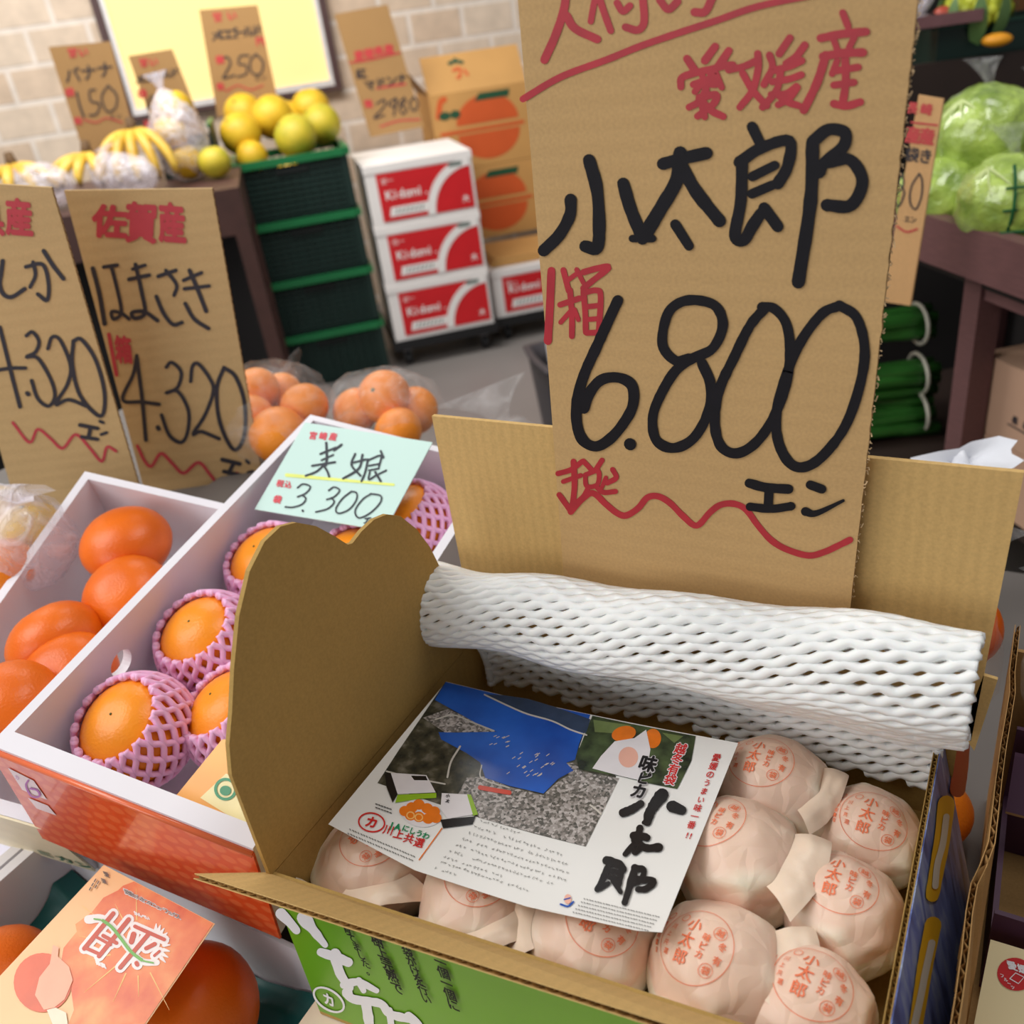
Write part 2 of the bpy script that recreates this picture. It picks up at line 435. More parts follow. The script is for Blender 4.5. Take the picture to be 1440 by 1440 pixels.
names = ['dark green lattice crate on the floor, lowest of the stack', 'dark green lattice crate, second up from the floor', 'dark green lattice crate just under the top crate of its stack', 'top dark green lattice crate of the stack, holding yellow grapefruit']
for i in range(4): crate(FLOOR + .004 + i * .2385, names[i])

gl = ['grapefruit at the left corner of the crate, largest and lowest', 'grapefruit behind the left corner one, against the price sign', 'half hidden grapefruit low at the front left of the crate rim',
      'tall grapefruit in the middle of the crate, second row', 'pale grapefruit at the middle back of the crate, mostly hidden', 'front middle grapefruit with a greenish base above the crate rim',
      'grapefruit at the back right of the crate, highest one', 'grapefruit with a green patch at the right end of the crate', 'orange tinted grapefruit glimpsed through the top crate wall']
gp = [(-.137, 4.05, 1.005, .083), (-.112, 4.31, 1.06, .083), (-.112, 3.965, .925, .062), (.0, 4.17, 1.04, .088), (.06, 4.34, 1.005, .082), (.073, 3.995, .968, .086), (.17, 4.33, 1.04, .083), (.19, 4.15, .985, .083), (.02, 3.975, .846, .05)]
for i, (s, d, z, r) in enumerate(gp):
    citrus('grapefruit', G(s, d, z), r, GREENISH if i in (5, 7) else LEMON, 'yellow ' + gl[i] if i != 8 else gl[i], 'grapefruit', 'grapefruit heaped on the green crates', .97, axis=(random.uniform(-.5, .5), random.uniform(-.8, .2), .8), nu=20, nv=12)

# white citrus cartons
CREDR = mat('carton_red_print', (206, 24, 32), .55, .05, 10)
CWH = mat('white_carton_board', (238, 232, 228), .6, .03, 8)
CGREY = mat('carton_grey_print', (120, 130, 124), .6)
def white_carton(s, d, z, w, h, dep, label, full=True):
    t = thing('citrus_carton', label, 'carton', G(s, d, z), WROT, 'white cartons with red print')
    b = MB(); b.box((0, 0, 0), (w, dep, h - .03)); b.build('body', CWH, t)
    b = MB(); b.box((-.003, -.003, h - .03), (w + .003, dep + .003, h)); b.build('lid', CWH, t)
    f = lambda l: (lambda x, y: V((x, -.0035 - l, y)))
    b = flatmb(True); x0, x1, y0, y1 = .045 * w / .45, w - .012, .02, h - .035
    R = (x1 - x0) * .42
    b.poly([f(0)(*q) for q in ((x0, y0), (x1, y0), (x1, y1), (x0, y1))])
    b.build('red_panel', CREDR, t)
    b = flatmb(True); n = 20
    arc = lambda r: [(x1 - r * math.cos(a) * 1.02, y0 + r * math.sin(a) * 1.02) for a in [i / n * math.pi / 2 for i in range(n + 1)]]
    A, B = arc(R), arc(R * 1.2)
    b.add([f(.0012)(*p) for p in A + B], [(i, i + 1, n + 2 + i, n + 1 + i) for i in range(n)])
    text(b, '田一', f(.0012), x0 + .03, y1 - .03, (.026, 0), (0, .026), (.027, 0))
    text(b, 'Kidomi.', f(.0012), x0 + .04, y0 + .105, (.05, 0), (0, .05), (.026, 0), .02)
    b.poly([f(.0012)(*q) for q in ((x0 + .03, y0 + .018), (x0 + .19, y0 + .018), (x0 + .2, y0 + .055), (x0 + .04, y0 + .055))])
    text(b, '大', f(.0012), x1 - .035, y0 + .04, (.03, 0), (0, .03), (.03, 0), .03)
    b.build('white_print', CWH, t)
    b = flatmb(True)
    for i in range(7): brush(b, [(x0 + .06 + i * .018, y0 + .028), (x0 + .066 + i * .018, y0 + .046)], .006, f(.002), rag=0)
    b.poly([f(.0022)(*q) for q in ((x1 - .09, y1 - .018), (x1 - .035, y1 - .018), (x1 - .03, y1), (x1 - .085, y1))])
    b.build('dark_print', CGREY, t)
    return t
for i, nm in enumerate(('bottom', 'middle', 'top')):
    white_carton(.305, 3.9, .085 + i * .2465, .45, .2455, .5, 'white carton with red quarter circle print, %s of the stack of three' % nm)
white_carton(.785, 3.97, .078, .46, .216, .4, 'low white and red carton beside the stack, brown boxes lying on it')
b = MB(); b.box((.27, 3.93, .035), (.80, 4.48, .08))
def dolly(s0, s1, d0, d1, z, label):
    t = thing('dolly', label, 'dolly', G(s0, d0, FLOOR), WROT)
    b = MB(); b.box((0, 0, z - FLOOR - .04), (s1 - s0, d1 - d0, z - FLOOR)); b.build('deck', mat('black_plastic', (22, 22, 24), .5), t)
    for x in (.06, s1 - s0 - .06):
        for y in (.06, d1 - d0 - .06):
            b = MB(); b.tube([(x - .014, y, .032), (x + .014, y, .032)], .032, 14); b.build('caster', mat('black_plastic', (22, 22, 24)), t)
            b = MB(); b.box((x - .018, y - .012, .04), (x + .018, y + .012, z - FLOOR - .035)); b.build('caster_fork', mat('dull_steel', (120, 120, 122), .4, metal=.8), t)
dolly(.29, .77, 3.89, 4.42, .084, 'black low dolly under the stack of three white cartons')
dolly(.775, 1.26, 3.96, 4.4, .077, 'black low dolly under the single white and red carton')

# brown cartons printed with orange discs
KB = mat('brown_carton_board', (198, 148, 84), .7, .05, 6)
KBD = mat('brown_carton_inside', (138, 100, 58), .8)
ORP = mat('carton_orange_print', (206, 88, 36), .6, .06, 8); GRP = mat('carton_green_print', (30, 76, 48), .6)
def brown_carton(s, d, z, w, h, dep, label, flap=False):
    t = thing('orange_carton', label, 'carton', G(s, d, z), WROT, 'brown cartons with orange discs')
    b = MB(); th = .006
    b.box((0, 0, 0), (w, dep, th)); b.box((0, 0, th), (w, th, h)); b.box((0, dep - th, th), (w, dep, h)); b.box((0, th, th), (th, dep - th, h)); b.box((w - th, th, th), (w, dep - th, h))
    if not flap: b.box((0, 0, h), (w, dep, h + th))
    b.build('body', KB, t)
    f = lambda l: (lambda x, y: V((x, -.001 - l, y)))
    b = flatmb(True); cx = w * .56
    for sg in (1, -1):
        n = 20; c0 = h * .5 + sg * .02; r = h * .36
        b.poly([f(0)(cx + r * 1.25 * math.cos(a), c0 + sg * r * math.sin(a)) for a in [i * math.pi / n for i in range(n + 1)]])
    b.poly([f(0)(*q) for q in ((.03, h * .5 - .012), (w - .03, h * .5 - .012), (w - .03, h * .5 + .004), (.03, h * .5 + .004))])
    if flap: brush(b, [(.03, h * .72), (.05, h * .9), (.07, h * .93)], .025, f(.0005))
    b.build('orange_print', ORP, t)
    b = flatmb(True); disc(b, f(.001), .06, h * .72, .028, .018); disc(b, f(.001), .11, h * .72, .024, .018); b.poly([f(.001)(*q) for q in ((w * .45, h - .05), (w * .8, h - .05), (w * .82, h - .02), (w * .5, h - .02))])
    b.build('green_print', GRP, t)
    if flap:
        b = MB(); b.prism([(0, .0, h), (w, .0, h), (w, .1, h + .15), (0, .1, h + .15)], (0, .006, .002)); b.build('front_flap', KB, t)
        f2 = lambda x, y: V((x, .1 * y / .15 - .003, h + y + .0005))
        b = flatmb(True); brush(b, [(.13, .115), (.16, .12), (.19, .112)], .014, f2); brush(b, [(.16, .128), (.17, .118)], .012, f2); b.build('green_leaf_print', GRP, t)
        b = flatmb(True); brush(b, [(.14, .085), (.17, .09), (.165, .06), (.15, .055)], .012, f2); brush(b, [(.19, .08), (.2, .06)], .012, f2); b.build('orange_mark_print', ORP, t)
        b = MB(); b.prism([(0, .03, h), (0, dep - .03, h), (-.07, dep - .06, h + .1), (-.07, .06, h + .1)], (.005, 0, .003)); b.build('side_flap', KBD, t)
    return t
brown_carton(.70, 4.42, .345, .46, .325, .36, 'brown carton with orange disc, lower of the two, behind white cartons')
brown_carton(.70, 4.42, .678, .46, .33, .36, 'brown carton with its top flap open, against the brick wall', True)
t = thing('folded_carton', 'flattened brown carton lying on the low white and red carton', 'carton', G(.80, 4.0, .298), WROT)
b = MB()
for i in range(3):
    b.prism([(0 + .01 * i, .02, .012 * i), (.44, .0, .012 * i), (.44, .34, .012 * i), (.02, .36, .012 * i)], (0, 0, .011))
b.build('layers', KB, t)
KRAFT_SIGN = cardboard('kraft_back_signs', (168, 130, 84), axis=0, freq=60, var=.05)
BINK = mat('thin_black_marker', (52, 46, 50), .5); BRED = mat('thin_red_marker', (196, 66, 66), .5)

def px_sign(name, corners, p, n, th, m, label, group=None, flute=None):
    """a card standing at its own distance: outline taken on the plane through p with normal n"""
    fn = sheetfn(p, n, 0); q = [fn(*c) for c in corners]; n = V(n).normalized()
    if n.dot(CAM - V(p)) < 0: n = -n
    base = (q[2] + q[3]) / 2
    t = thing(name, label, 'price sign', base, 0, group)
    b = MB(); b.prism(q, -n * th); b.build('board', m, t, world=True)
    return t
def bg(corners, depth, label, red, black, th=.005):
    p = G(0, depth, 1.2)
    t = px_sign('price_sign', corners, p, WN, th, KRAFT_SIGN, label, 'kraft signs at the back of the shop')
    fn = sheetfn(p, WN, .0015)
    for nm, items, m in (('red_lettering', red, BRED), ('black_lettering', black, BINK)):
        if not items: continue
        b = flatmb()
        for it in items:
            if it[0] == 's': brush(b, it[1], it[2], fn)
            else:
                _, s, x, y, sz, st, f = it
                text(b, s, fn, x, y, (sz, -sz * .1), (sz * -.18, -sz), st, f)
        b.build(nm, m, t, world=True)
bg([(68, 66), (155, 58), (196, 214), (122, 228)], 3.75, 'kraft price sign for bananas at 150, standing among the bananas',
   [('t', '甘い', 102, 74, 14, (15, -1), .05), ('t', '袋', 98, 130, 13, (0, 0), .05), ('t', '税', 110, 170, 11, (0, 0), .05), ('s', [(118, 168), (135, 172), (150, 166), (172, 172)], 2)],
   [('t', 'バナナ', 102, 106, 24, (23, -4), .02), ('s', [(108, 130), (112, 148), (118, 164)], 3), ('s', [(134, 126), (126, 128), (128, 142), (140, 146), (136, 160), (126, 162)], 2.6), ('s', [(152, 120), (143, 136), (150, 156), (162, 152), (164, 134), (152, 120)], 2.6), ('t', 'エン', 158, 164, 8, (9, -1), .02)])
bg([(180, 79), (242, 69), (288, 186), (224, 200)], 4.05, 'kraft price sign half hidden behind the tall clear bag of fruit',
   [('t', '甘い', 202, 88, 13, (14, -1), .05), ('t', '袋', 200, 132, 13, (0, 0), .05), ('t', '税', 208, 175, 12, (0, 0), .05)],
   [('t', 'メロゴールド', 195, 112, 14, (10, -2), .03), ('s', [(214, 134), (206, 150), (220, 148)], 2.4), ('s', [(217, 136), (220, 156)], 2.4)])
bg([(280, 14), (362, 7), (391, 142), (306, 165)], 4.46, 'kraft price sign marked 250 behind the heap of grapefruit',
   [('t', '甘い', 306, 24, 14, (20, -2), .05), ('t', '個', 309, 84, 12, (0, 0), .05), ('t', '円', 366, 58, 13, (0, 0), .05), ('t', '税', 310, 122, 11, (0, 0), .05), ('s', [(318, 128), (335, 120), (352, 126), (370, 120)], 2)],
   [('t', 'メロゴールド', 304, 50, 17, (11.5, -1.4), .03), ('s', [(308, 88), (318, 80), (324, 88), (318, 102), (314, 110), (330, 106)], 2.8), ('s', [(350, 78), (338, 79), (336, 90), (346, 92), (346, 104), (334, 108)], 2.8), ('s', [(360, 76), (352, 86), (354, 102), (366, 104), (370, 88), (360, 76)], 2.8), ('t', 'エン', 362, 110, 8, (9, -1), .02)])
bg([(470, 20), (545, 6), (596, 178), (521, 193)], 4.36, 'kraft price sign marked 2,980 standing on the white cartons',
   [('t', '愛媛県産', 505, 78, 14, (14, -3), .05), ('s', [(492, 88), (520, 84), (562, 74)], 2.5), ('t', '箱', 518, 146, 12, (0, 0), .05), ('s', [(530, 124), (570, 118)], 3), ('s', [(535, 178), (560, 170), (590, 168)], 2.5)],
   [('t', '紅', 508, 104, 15, (0, 0), .04), ('t', 'マドンナ', 520, 120, 16, (15, -3), .04), ('s', [(530, 146), (540, 140), (540, 150), (526, 166), (540, 162)], 2.6), ('s', [(556, 138), (546, 146), (556, 150), (557, 138), (554, 162)], 2.6), ('s', [(568, 138), (562, 146), (572, 154), (566, 160), (562, 152), (570, 142), (568, 137)], 2.4), ('s', [(582, 136), (576, 146), (582, 156), (588, 146), (582, 136)], 2.4)])

# banana table with bags, bunches
DKWOOD = mat('dark_brown_wood', (74, 46, 40), .5, .15, 8, stretch=(2, 20, 2))
t = thing('banana_table', 'dark brown wooden table carrying bananas beside the green crates', 'table', G(-1.75, 3.3, FLOOR), WROT)
L = 1.588; H = .905 - FLOOR
b = MB(); b.box((0, 0, H - .03), (L, .58, H)); b.box((0, .58, H - .03), (1.53, .95, H)); b.build('tabletop', DKWOOD, t)
b = MB(); b.box((0, .0, H - .15), (L, .02, H - .03)); b.build('front_rail', DKWOOD, t)
b = MB(); b.box((L - .02, .02, H - .15), (L, .58, H - .03)); b.build('side_rail', DKWOOD, t)
for x, y in ((0, .02), (L - .05, .0), (0, .88), (L - .05, .52)):
    b = MB(); b.box((x, y, 0), (x + .05, y + .05, H - .15 if y > .01 else H - .15)); b.build('leg', DKWOOD, t)
b = MB(); b.box((.05, .3, 0), (L - .06, .32, H - .15)); b.build('dark_backing', mat('under_table_shade', (18, 14, 14), .8), t)  # black sheet added for the darkness under the tabletop
FILM = film('clear_bag_film'); FILM2 = film('cloudy_bag_film', (250, 244, 255), .78)
def bag(name, c, r, tail, label, m=None, group=None, seed=0, cat='bag', tr=.012):
    """a filled clear bag: crinkled skin drawn together to a knot, with the loose end above it"""
    m = m or FILM; rx, ry, rz = r; c = V(c); top = V(tail)
    t = thing(name, label, cat, c - V((0, 0, rz)), 0, group)
    up = (top - c).normalized()
    b = MB()
    def fn(d):
        k = max(0, d.dot(up)); q = 1 + .07 * noise.noise(d * 3.1 + V((seed, 0, 0))) + .03 * noise.noise(d * 8 + V((seed, 3, 0)))
        return q + .25 * k ** 10
    b.ball(c, rx, ry, rz, 26, 16, fn)
    b.build('film', m, t, True, world=True)
    kn = c + V((up.x * rx, up.y * ry, up.z * rz)) * 1.12
    b = MB(); side = up.orthogonal().normalized(); s2 = up.cross(side)
    def fl(a, h):
        th = a * 2 * math.pi; w = tr * (.5 + 2.6 * h * h + .0) * (1 + .35 * math.sin(th * 3 + seed))
        return kn + (top - kn) * h + (side * math.cos(th) + s2 * math.sin(th) * .4) * w
    b.grid(fl, 14, 5, cu=True); b.build('gathered_end', m, t, True, world=True)
    return t
BAN = mat('banana_yellow', (204, 156, 40), .45, .15, 14, col2=(222, 184, 74)); BTIP = mat('banana_tip', (92, 66, 36), .8)
def bananas(c, n, L, ang, label, spread=.5, lift=.5):
    t = thing('banana_bunch', label, 'bananas', c, ang, 'bunches of bananas')
    for i in range(n):
        a = (i - (n - 1) / 2) * spread
        pts = [];
        for k in range(9):
            u = k / 8; th = u * 1.5
            pts.append(V((math.sin(a) * L * math.sin(th) * .8 + .02 * (i - n / 2) * .5, -L * math.cos(a) * math.sin(th) * .75, .11 + lift * L * (math.cos(th) - .3) - .0)))
        b = MB(); b.tube(pts, lambda q: .019 * max(.3, math.sin(math.pi * min(1, .12 + q * .83)) ** .45), 8); f = b.build('banana', BAN, t, True)
        b = MB(); b.tube([pts[-1], pts[-1] + (pts[-1] - pts[-2]).normalized() * .012], .007, 6); b.build('tip', BTIP, f)
    b = MB(); b.tube([(0, 0, .11 + lift * L * .7 - .01), (0, .015, .11 + lift * L * .7 + .045)], lambda q: .022 - .008 * q, 8); b.build('stem', BTIP, t, True)
bananas(G(-.88, 3.55, .885), 4, .17, WROT + .3, 'yellow banana bunch in front of the plain bricks, stem end brown')
bananas(G(-.65, 3.6, .885), 4, .16, WROT - .5, 'yellow banana bunch lying below the 150 sign')
bananas(G(-.48, 3.62, .885), 5, .2, WROT, 'tallest banana bunch, leaning up beside the tall clear bag', .35, .75)
bag('banana_bag', G(-.8, 3.5, .985), (.13, .08, .075), G(-.93, 3.5, 1.07), 'cloudy film bag around bananas left of the others', FILM2, seed=2)
bag('banana_bag', G(-.53, 3.46, .98), (.15, .07, .07), G(-.56, 3.5, 1.08), 'cloudy film bag with blue print around the front bananas', FILM2, seed=5)
for i, (s, d, z, lab) in enumerate(((-.335, 3.66, .972, 'at the bottom of the tall clear bag'), (-.36, 3.68, 1.075, 'in the middle of the tall clear bag'), (-.325, 3.7, 1.15, 'near the top of the tall clear bag'))):
    citrus('pomelo', G(s, d, z), .062, LEMON, 'pale yellow pomelo ' + lab, 'pomelo', 'pomelos in the tall bag', .95, nu=18, nv=10)
citrus('pomelo', G(-.235, 3.6, .963), .058, GREENISH, 'green tinged pomelo on the table corner beside the crates', 'pomelo', None, .95, nu=18, nv=10)
bag('pomelo_bag', G(-.34, 3.68, 1.045), (.105, .1, .14), G(-.36, 3.68, 1.27), 'tall clear bag of pomelos in front of the half hidden sign', FILM2, seed=9)
t = thing('plastic_crate', 'green crate of fruit behind the tall clear bag, only its edges showing', 'crate', G(-.44, 3.82, .905), WROT)
b = MB()
for lo, hi in (((0, 0, 0), (.008, .3, .12)), ((.2, 0, 0), (.208, .3, .16)), ((0, .292, 0), (.208, .3, .12)), ((0, 0, 0), (.208, .008, .04))): b.box(lo, hi)
b.build('walls', DKGREEN, t)
b = MB(); b.box((-.004, 0, .12), (.012, .3, .132)); b.box((.196, 0, .16), (.212, .3, .172)); b.build('rim', RIMGREEN, t)

# bin with a white bag, on the aisle floor
t = thing('waste_bin', 'dark grey bin on the aisle floor behind the big price sign', 'bin', G(.80, 2.75, FLOOR), WROT)
b = MB(); w = .15; h = .33
prof = [(.125, 0), (w, h), (w + .01, h), (w + .01, h + .012), (w - .012, h + .012), (.115, .01)]
def binf(u, v):
    k = v * (len(prof) - 1); i = min(int(k), len(prof) - 2); a = prof[i]; c = prof[i + 1]; q = k - i
    r = a[0] + (c[0] - a[0]) * q; z = a[1] + (c[1] - a[1]) * q; th = u * 2 * math.pi
    m_ = max(abs(math.cos(th)), abs(math.sin(th))) ** .8
    return V((math.cos(th) * r / m_, math.sin(th) * r / m_, z))
b.grid(binf, 32, 20, cu=True); b.build('shell', mat('dark_grey_plastic', (60, 56, 60), .5), t, True)
b = MB(); b.ball((0.0, 0, .0), .11, .11, .012, 16, 6); b.build('bottom', mat('dark_grey_plastic', (60, 56, 60)), t)
b = MB(); b.ball((.0, .0, .33), .1, .1, .14, 20, 12, fn=lambda d: 1 + .15 * noise.noise(d * 3)); b.build('white_liner_bag', mat('white_plastic_bag', (232, 226, 226), .4), t, True)

# ================================================================== VEGETABLE STAND ON THE RIGHT
SO = V((-.177, 1.79, 0)); SROT = math.atan2(-.772, .636)
SA = V((.636, -.772, 0)); SB = V((.772, .636, 0))
def S(x, y, z): return SO + SA * x + SB * y + V((0, 0, z))
PURPW = mat('purple_brown_wood', (104, 70, 70), .5, .12, 10, stretch=(3, 20, 20)); BLK = mat('black_stand_board', (24, 19, 18), .7)
DBR = mat('dark_brown_board', (44, 30, 24), .6, .15, 8)
t = thing('vegetable_stand', 'dark wooden tiered stand of wrapped vegetables on the right', 'display stand', S(0, 0, FLOOR), SROT)
o = -FLOOR
b = MB(); b.box((-.6, 0, .818 + o), (1.2, .03, .90 + o)); b.build('front_rail', PURPW, t)
for x, y in ((-.58, .03), (.08, .03), (1.15, .03), (-.58, .57), (1.15, .57)):
    b = MB(); b.box((x, y, 0), (x + .045, y + .045, .818 + o)); b.build('leg', PURPW, t)
b = MB(); b.prism([(-.6, .031, .815 + o), (1.2, .031, .815 + o), (1.2, .5, .80 + o), (-.6, .5, .80 + o)], (0, 0, -.02)); b.build('sloped_board', BLK, t)
b = MB(); b.box((-.6, .5, .80 + o), (1.2, .53, .98 + o)); b.build('upper_front_board', DBR, t)
b = MB(); b.box((-.6, .53, .96 + o), (1.2, .8, .98 + o)); b.build('upper_shelf', DBR, t)
lz = at(1312, 575, 2.4).z - .048; b = MB(); b.box((-.6, .04, lz - .02 + o), (.075, .60, lz + o)); b.build('lower_shelf', DBR, t)
b = MB(); b.box((-.6, .62, 0), (1.2, .64, .80 + o)); b.build('dark_backing', BLK, t)  # black panel added so the space under the stand reads as deep shade
b = MB(); b.box((.13, .035, .775 + o), (1.15, .065, .81 + o)); b.build('cross_bar', PURPW, t)
CABW = mat('wrapped_cabbage_leaf', (112, 146, 40), .35, .25, 16, bump=1, bscale=30, coat=1, col2=(176, 200, 92), detail=8, bdist=.012)
CABD = mat('wrapped_cabbage_dark_leaf', (96, 128, 36), .35, .2, 16, bump=1, bscale=30, coat=1, col2=(150, 178, 70), detail=8, bdist=.012)
VEIN = mat('cabbage_vein', (206, 222, 150), .4)
def cabbage(c, r, label, m, seed, vein=(0, 0)):
    t = thing('cabbage', label, 'cabbage', V(c) - V((0, 0, r * .88)), 0, 'wrapped cabbages on the stand')
    R = Matrix.Rotation(seed * 1.3, 3, 'Z')
    b = MB(); b.ball((0, 0, r * .88), r, r, r * .9, 56, 36, fn=lambda d: 1 + .05 * noise.noise(d * 1.8 + V((seed, 0, 0))) + .06 * abs(noise.noise(d * 4 + V((0, seed, 0)))) + .02 * noise.noise(d * 10), X=R); b.build('head', m, t, True)
    b = MB(); d0 = V((-.55, -.62, .55)).normalized()
    for k in range(5):
        a = (k - 2) * .38; pts = []
        for q in range(7):
            d = (d0 + V((a * q / 6, .0, -.9 * q / 6 + .5))).normalized(); f_ = 1 + .05 * noise.noise(d * 1.8 + V((seed, 0, 0))) + .035 * abs(noise.noise(d * 4 + V((0, seed, 0))))
            pts.append(V((d.x * r, d.y * r, d.z * r * .9)) * 1.0 * f_ + V((0, 0, r * .88)))
        b.tube(pts, lambda u: .004 * (1.1 - u), 5)
    b.build('veins', VEIN, t, True)
    kn = V((0, 0, r * 1.72)); b = MB()
    b.grid(lambda u, v: kn + V((math.cos(u * 6.283) * (.006 + .02 * v * v) * (1 + .4 * math.sin(u * 19)) - .02 * v, math.sin(u * 6.283) * (.006 + .012 * v * v), .05 * v)), 14, 4, cu=True); b.build('film_knot', FILM, t, True)
cabbage(at(1385, 193, 1.98), .098, 'large cabbage in glossy film, on top of the front row', CABW, 1)
cabbage(at(1322, 276, 1.93), .078, 'small wrapped cabbage beside the leaning kraft sign', CABW, 2)
cabbage(at(1420, 283, 1.80), .085, 'wrapped cabbage behind green net at the front rail', CABW, 3)
cabbage(at(1465, 190, 2.12), .085, 'dark wrapped cabbage cut by the picture edge', CABD, 4)
b = MB(); nb = at(1420, 283, 1.80)
for k in range(4):
    pts = [nb + V((.0 + .03 * k, -.062 + .012 * k, -.05)) + V((math.sin(q * .5) * .01, -.03 * math.sin(q / 6 * 3.1), q * .02)) for q in range(7)]
    b.tube(pts, .0028, 5)
for q in range(3): b.tube([nb + V((k * .03 - .005, -.064 + .012 * k - .028, -.03 + q * .035)) for k in range(4)], .0024, 5)
solo(b, 'produce_net', mat('green_net_string', (20, 92, 48), .5), 'dark green net over the cabbage at the front rail', 'net')
t = px_sign('price_sign', [(1292, 133), (1327, 139), (1280, 430), (1240, 424)], (-.17, 1.6, .9), (-.25, -1, .1), .005, cardboard('kraft_right_sign', (214, 168, 116), axis=0, freq=60), 'narrow kraft sign marked 80 leaning on the vegetable stand')
fn = sheetfn((-.17, 1.6, .9), (-.25, -1, .1), .001)
b = flatmb(); text(b, '長崎', fn, 1283, 152, (17, 2), (3, -17), (20, 2), .04); text(b, '産', fn, 1284, 190, (22, 3), (3, -24), (18, 0), .05); text(b, '産', fn, 1304, 192, (22, 3), (3, -24), (18, 0), .05); brush(b, [(1282, 172), (1318, 176)], 3, fn); brush(b, [(1262, 318), (1275, 326), (1290, 322)], 3, fn); b.build('red_lettering', BRED, t, world=True)
b = flatmb(); text(b, '袋き', fn, 1283, 218, (20, 2), (3, -22), (19, 2), .03)
brush(b, [(1270, 244), (1263, 256), (1272, 270), (1264, 290), (1257, 278), (1270, 262), (1270, 244)], 2.6, fn); brush(b, [(1293, 244), (1282, 262), (1280, 284), (1288, 294), (1296, 276), (1297, 254), (1293, 244)], 2.6, fn); text(b, 'エン', fn, 1276, 308, (9, 1), (1, -10), (9, 1), .03)
b.build('black_lettering', BINK, t, world=True)
# the stand behind, facing the aisle, with the goods on its shelf
QX = V((.879, .477, 0)); QY = V((-.477, .879, 0)); QROT = math.atan2(.477, .879); QO = at(1290, 92, 2.75)
def Q(x, y, z): return V((QO.x, QO.y, 0)) + QX * x + QY * y + V((0, 0, z))
QZ = QO.z
t = thing('rear_stand', 'dark brown stand behind the cabbages, its shelf holding romanesco and crate', 'display stand', Q(-.3, 0, FLOOR), QROT); o = -FLOOR
b = MB(); b.box((0, 0, QZ - .20 + o), (1.6, .03, QZ + o)); b.build('front_board', DBR, t)
b = MB(); b.box((.62, -.004, QZ - .20 + o), (.63, .0, QZ + o)); b.build('board_joint', BLK, t)
b = MB(); b.box((0, .03, QZ - .05 + o), (1.6, .6, QZ - .03 + o)); b.build('shelf', DBR, t)
b = MB(); b.box((0, .05, 0), (1.6, .07, QZ - .20 + o)); b.build('lower_dark_sheet', BLK, t)  # black sheet added for the dark area below the front board
b = MB(); b.box((0, .6, 0), (1.6, .63, QZ + .8)); b.build('dark_backing', BLK, t)
ROM = mat('romanesco_green', (170, 180, 52), .5, .25, 30, bump=1, bscale=30, col2=(200, 204, 62))
def floret_head(c, r, label, m, cat, name):
    t = thing(name, label, cat, V(c) - V((0, 0, r * .8)))
    b = MB()
    for k in range(46):
        a = k * 2.39996; h = 1 - (k + .5) / 46 * 1.25; q = math.sqrt(max(0, 1 - h * h))
        b.ball((math.cos(a) * q * r * .8, math.sin(a) * q * r * .8, r * .8 + h * r * .7), r * .26, r * .26, r * .24, 8, 6, fn=lambda d: 1 + .12 * noise.noise(d * 4))
    b.build('florets', m, t, True)
    b = MB()
    for k in range(9):
        a = k * .698; d = V((math.cos(a), math.sin(a), 0)); s = V((-d.y, d.x, 0))
        b.grid(lambda u, v: d * r * (.75 + .35 * math.sin(v * 2.2)) + s * r * .5 * (u - .5) * math.sin(.5 + v * 2.4) + V((0, 0, r * 1.35 * v)), 4, 6)
    b.build('outer_leaves', mat('outer_leaf_green', (92, 124, 70), .45, .15, 12), t, True)
floret_head(at(1372, 20, 2.90), .084, 'yellow green romanesco head on the rear shelf', ROM, 'romanesco', 'romanesco')
t = thing('plastic_crate', 'dark green shallow crate along the rear vegetable shelf', 'crate', Q(.06, .035, QZ - .03), QROT)
b = MB(); b.box((0, 0, 0), (.9, .01, .10)); b.box((0, .3, 0), (.9, .31, .10)); b.box((0, .01, 0), (.01, .3, .10)); b.box((.89, .01, 0), (.9, .3, .10)); b.box((0, .01, 0), (.89, .3, .006)); b.build('tray', mat('very_dark_green_plastic', (10, 34, 28), .4, .1, 10), t)
b = MB(); b.box((-.004, -.006, .10), (.904, .012, .108)); b.build('rim', mat('dark_green_rim', (14, 52, 40), .4), t)
sl = MB(); sl.ball((0, 0, .014), .036, .024, .016, 14, 8); solo(sl, 'squash_slice', mat('squash_orange', (236, 158, 30), .5), 'orange squash piece lying in the dark green crate', 'squash', smooth=True, loc=at(1402, 56, 2.80) - V((0, 0, .014)))
b = MB(); b.box((0, 0, 0), (.19, .09, .028)); solo(b, 'meat_pack', mat('glossy_purple_pack', (120, 78, 80), .2, .1, 20, coat=1), 'flat purple packet on the rear shelf edge beside the big sign', 'packet', loc=Q(-.04, -.005, QZ + .002 + .08), rot=QROT)
bag('vegetable_bag', Q(.02, .16, QZ + .16), (.07, .05, .07), Q(.1, .16, QZ + .27), 'clear bag with a red tie on the rear shelf', FILM2, seed=4)
tm = MB(); tm.ball((0, 0, .026), .026, .026, .023, 14, 8); solo(tm, 'tomato', mat('tomato_red', (180, 76, 56), .3), 'small red tomato by the clear bag on the rear shelf', 'tomato', smooth=True, loc=at(1326, 22, 2.86) - V((0, 0, .026)))
b = MB(); b.box((0, 0, 0), (.36, .03, .26)); solo(b, 'brown_box', mat('brown_shelf_box', (110, 70, 34), .7), 'plain brown box standing behind the romanesco', 'box', loc=Q(.32, .36, QZ - .03), rot=QROT)
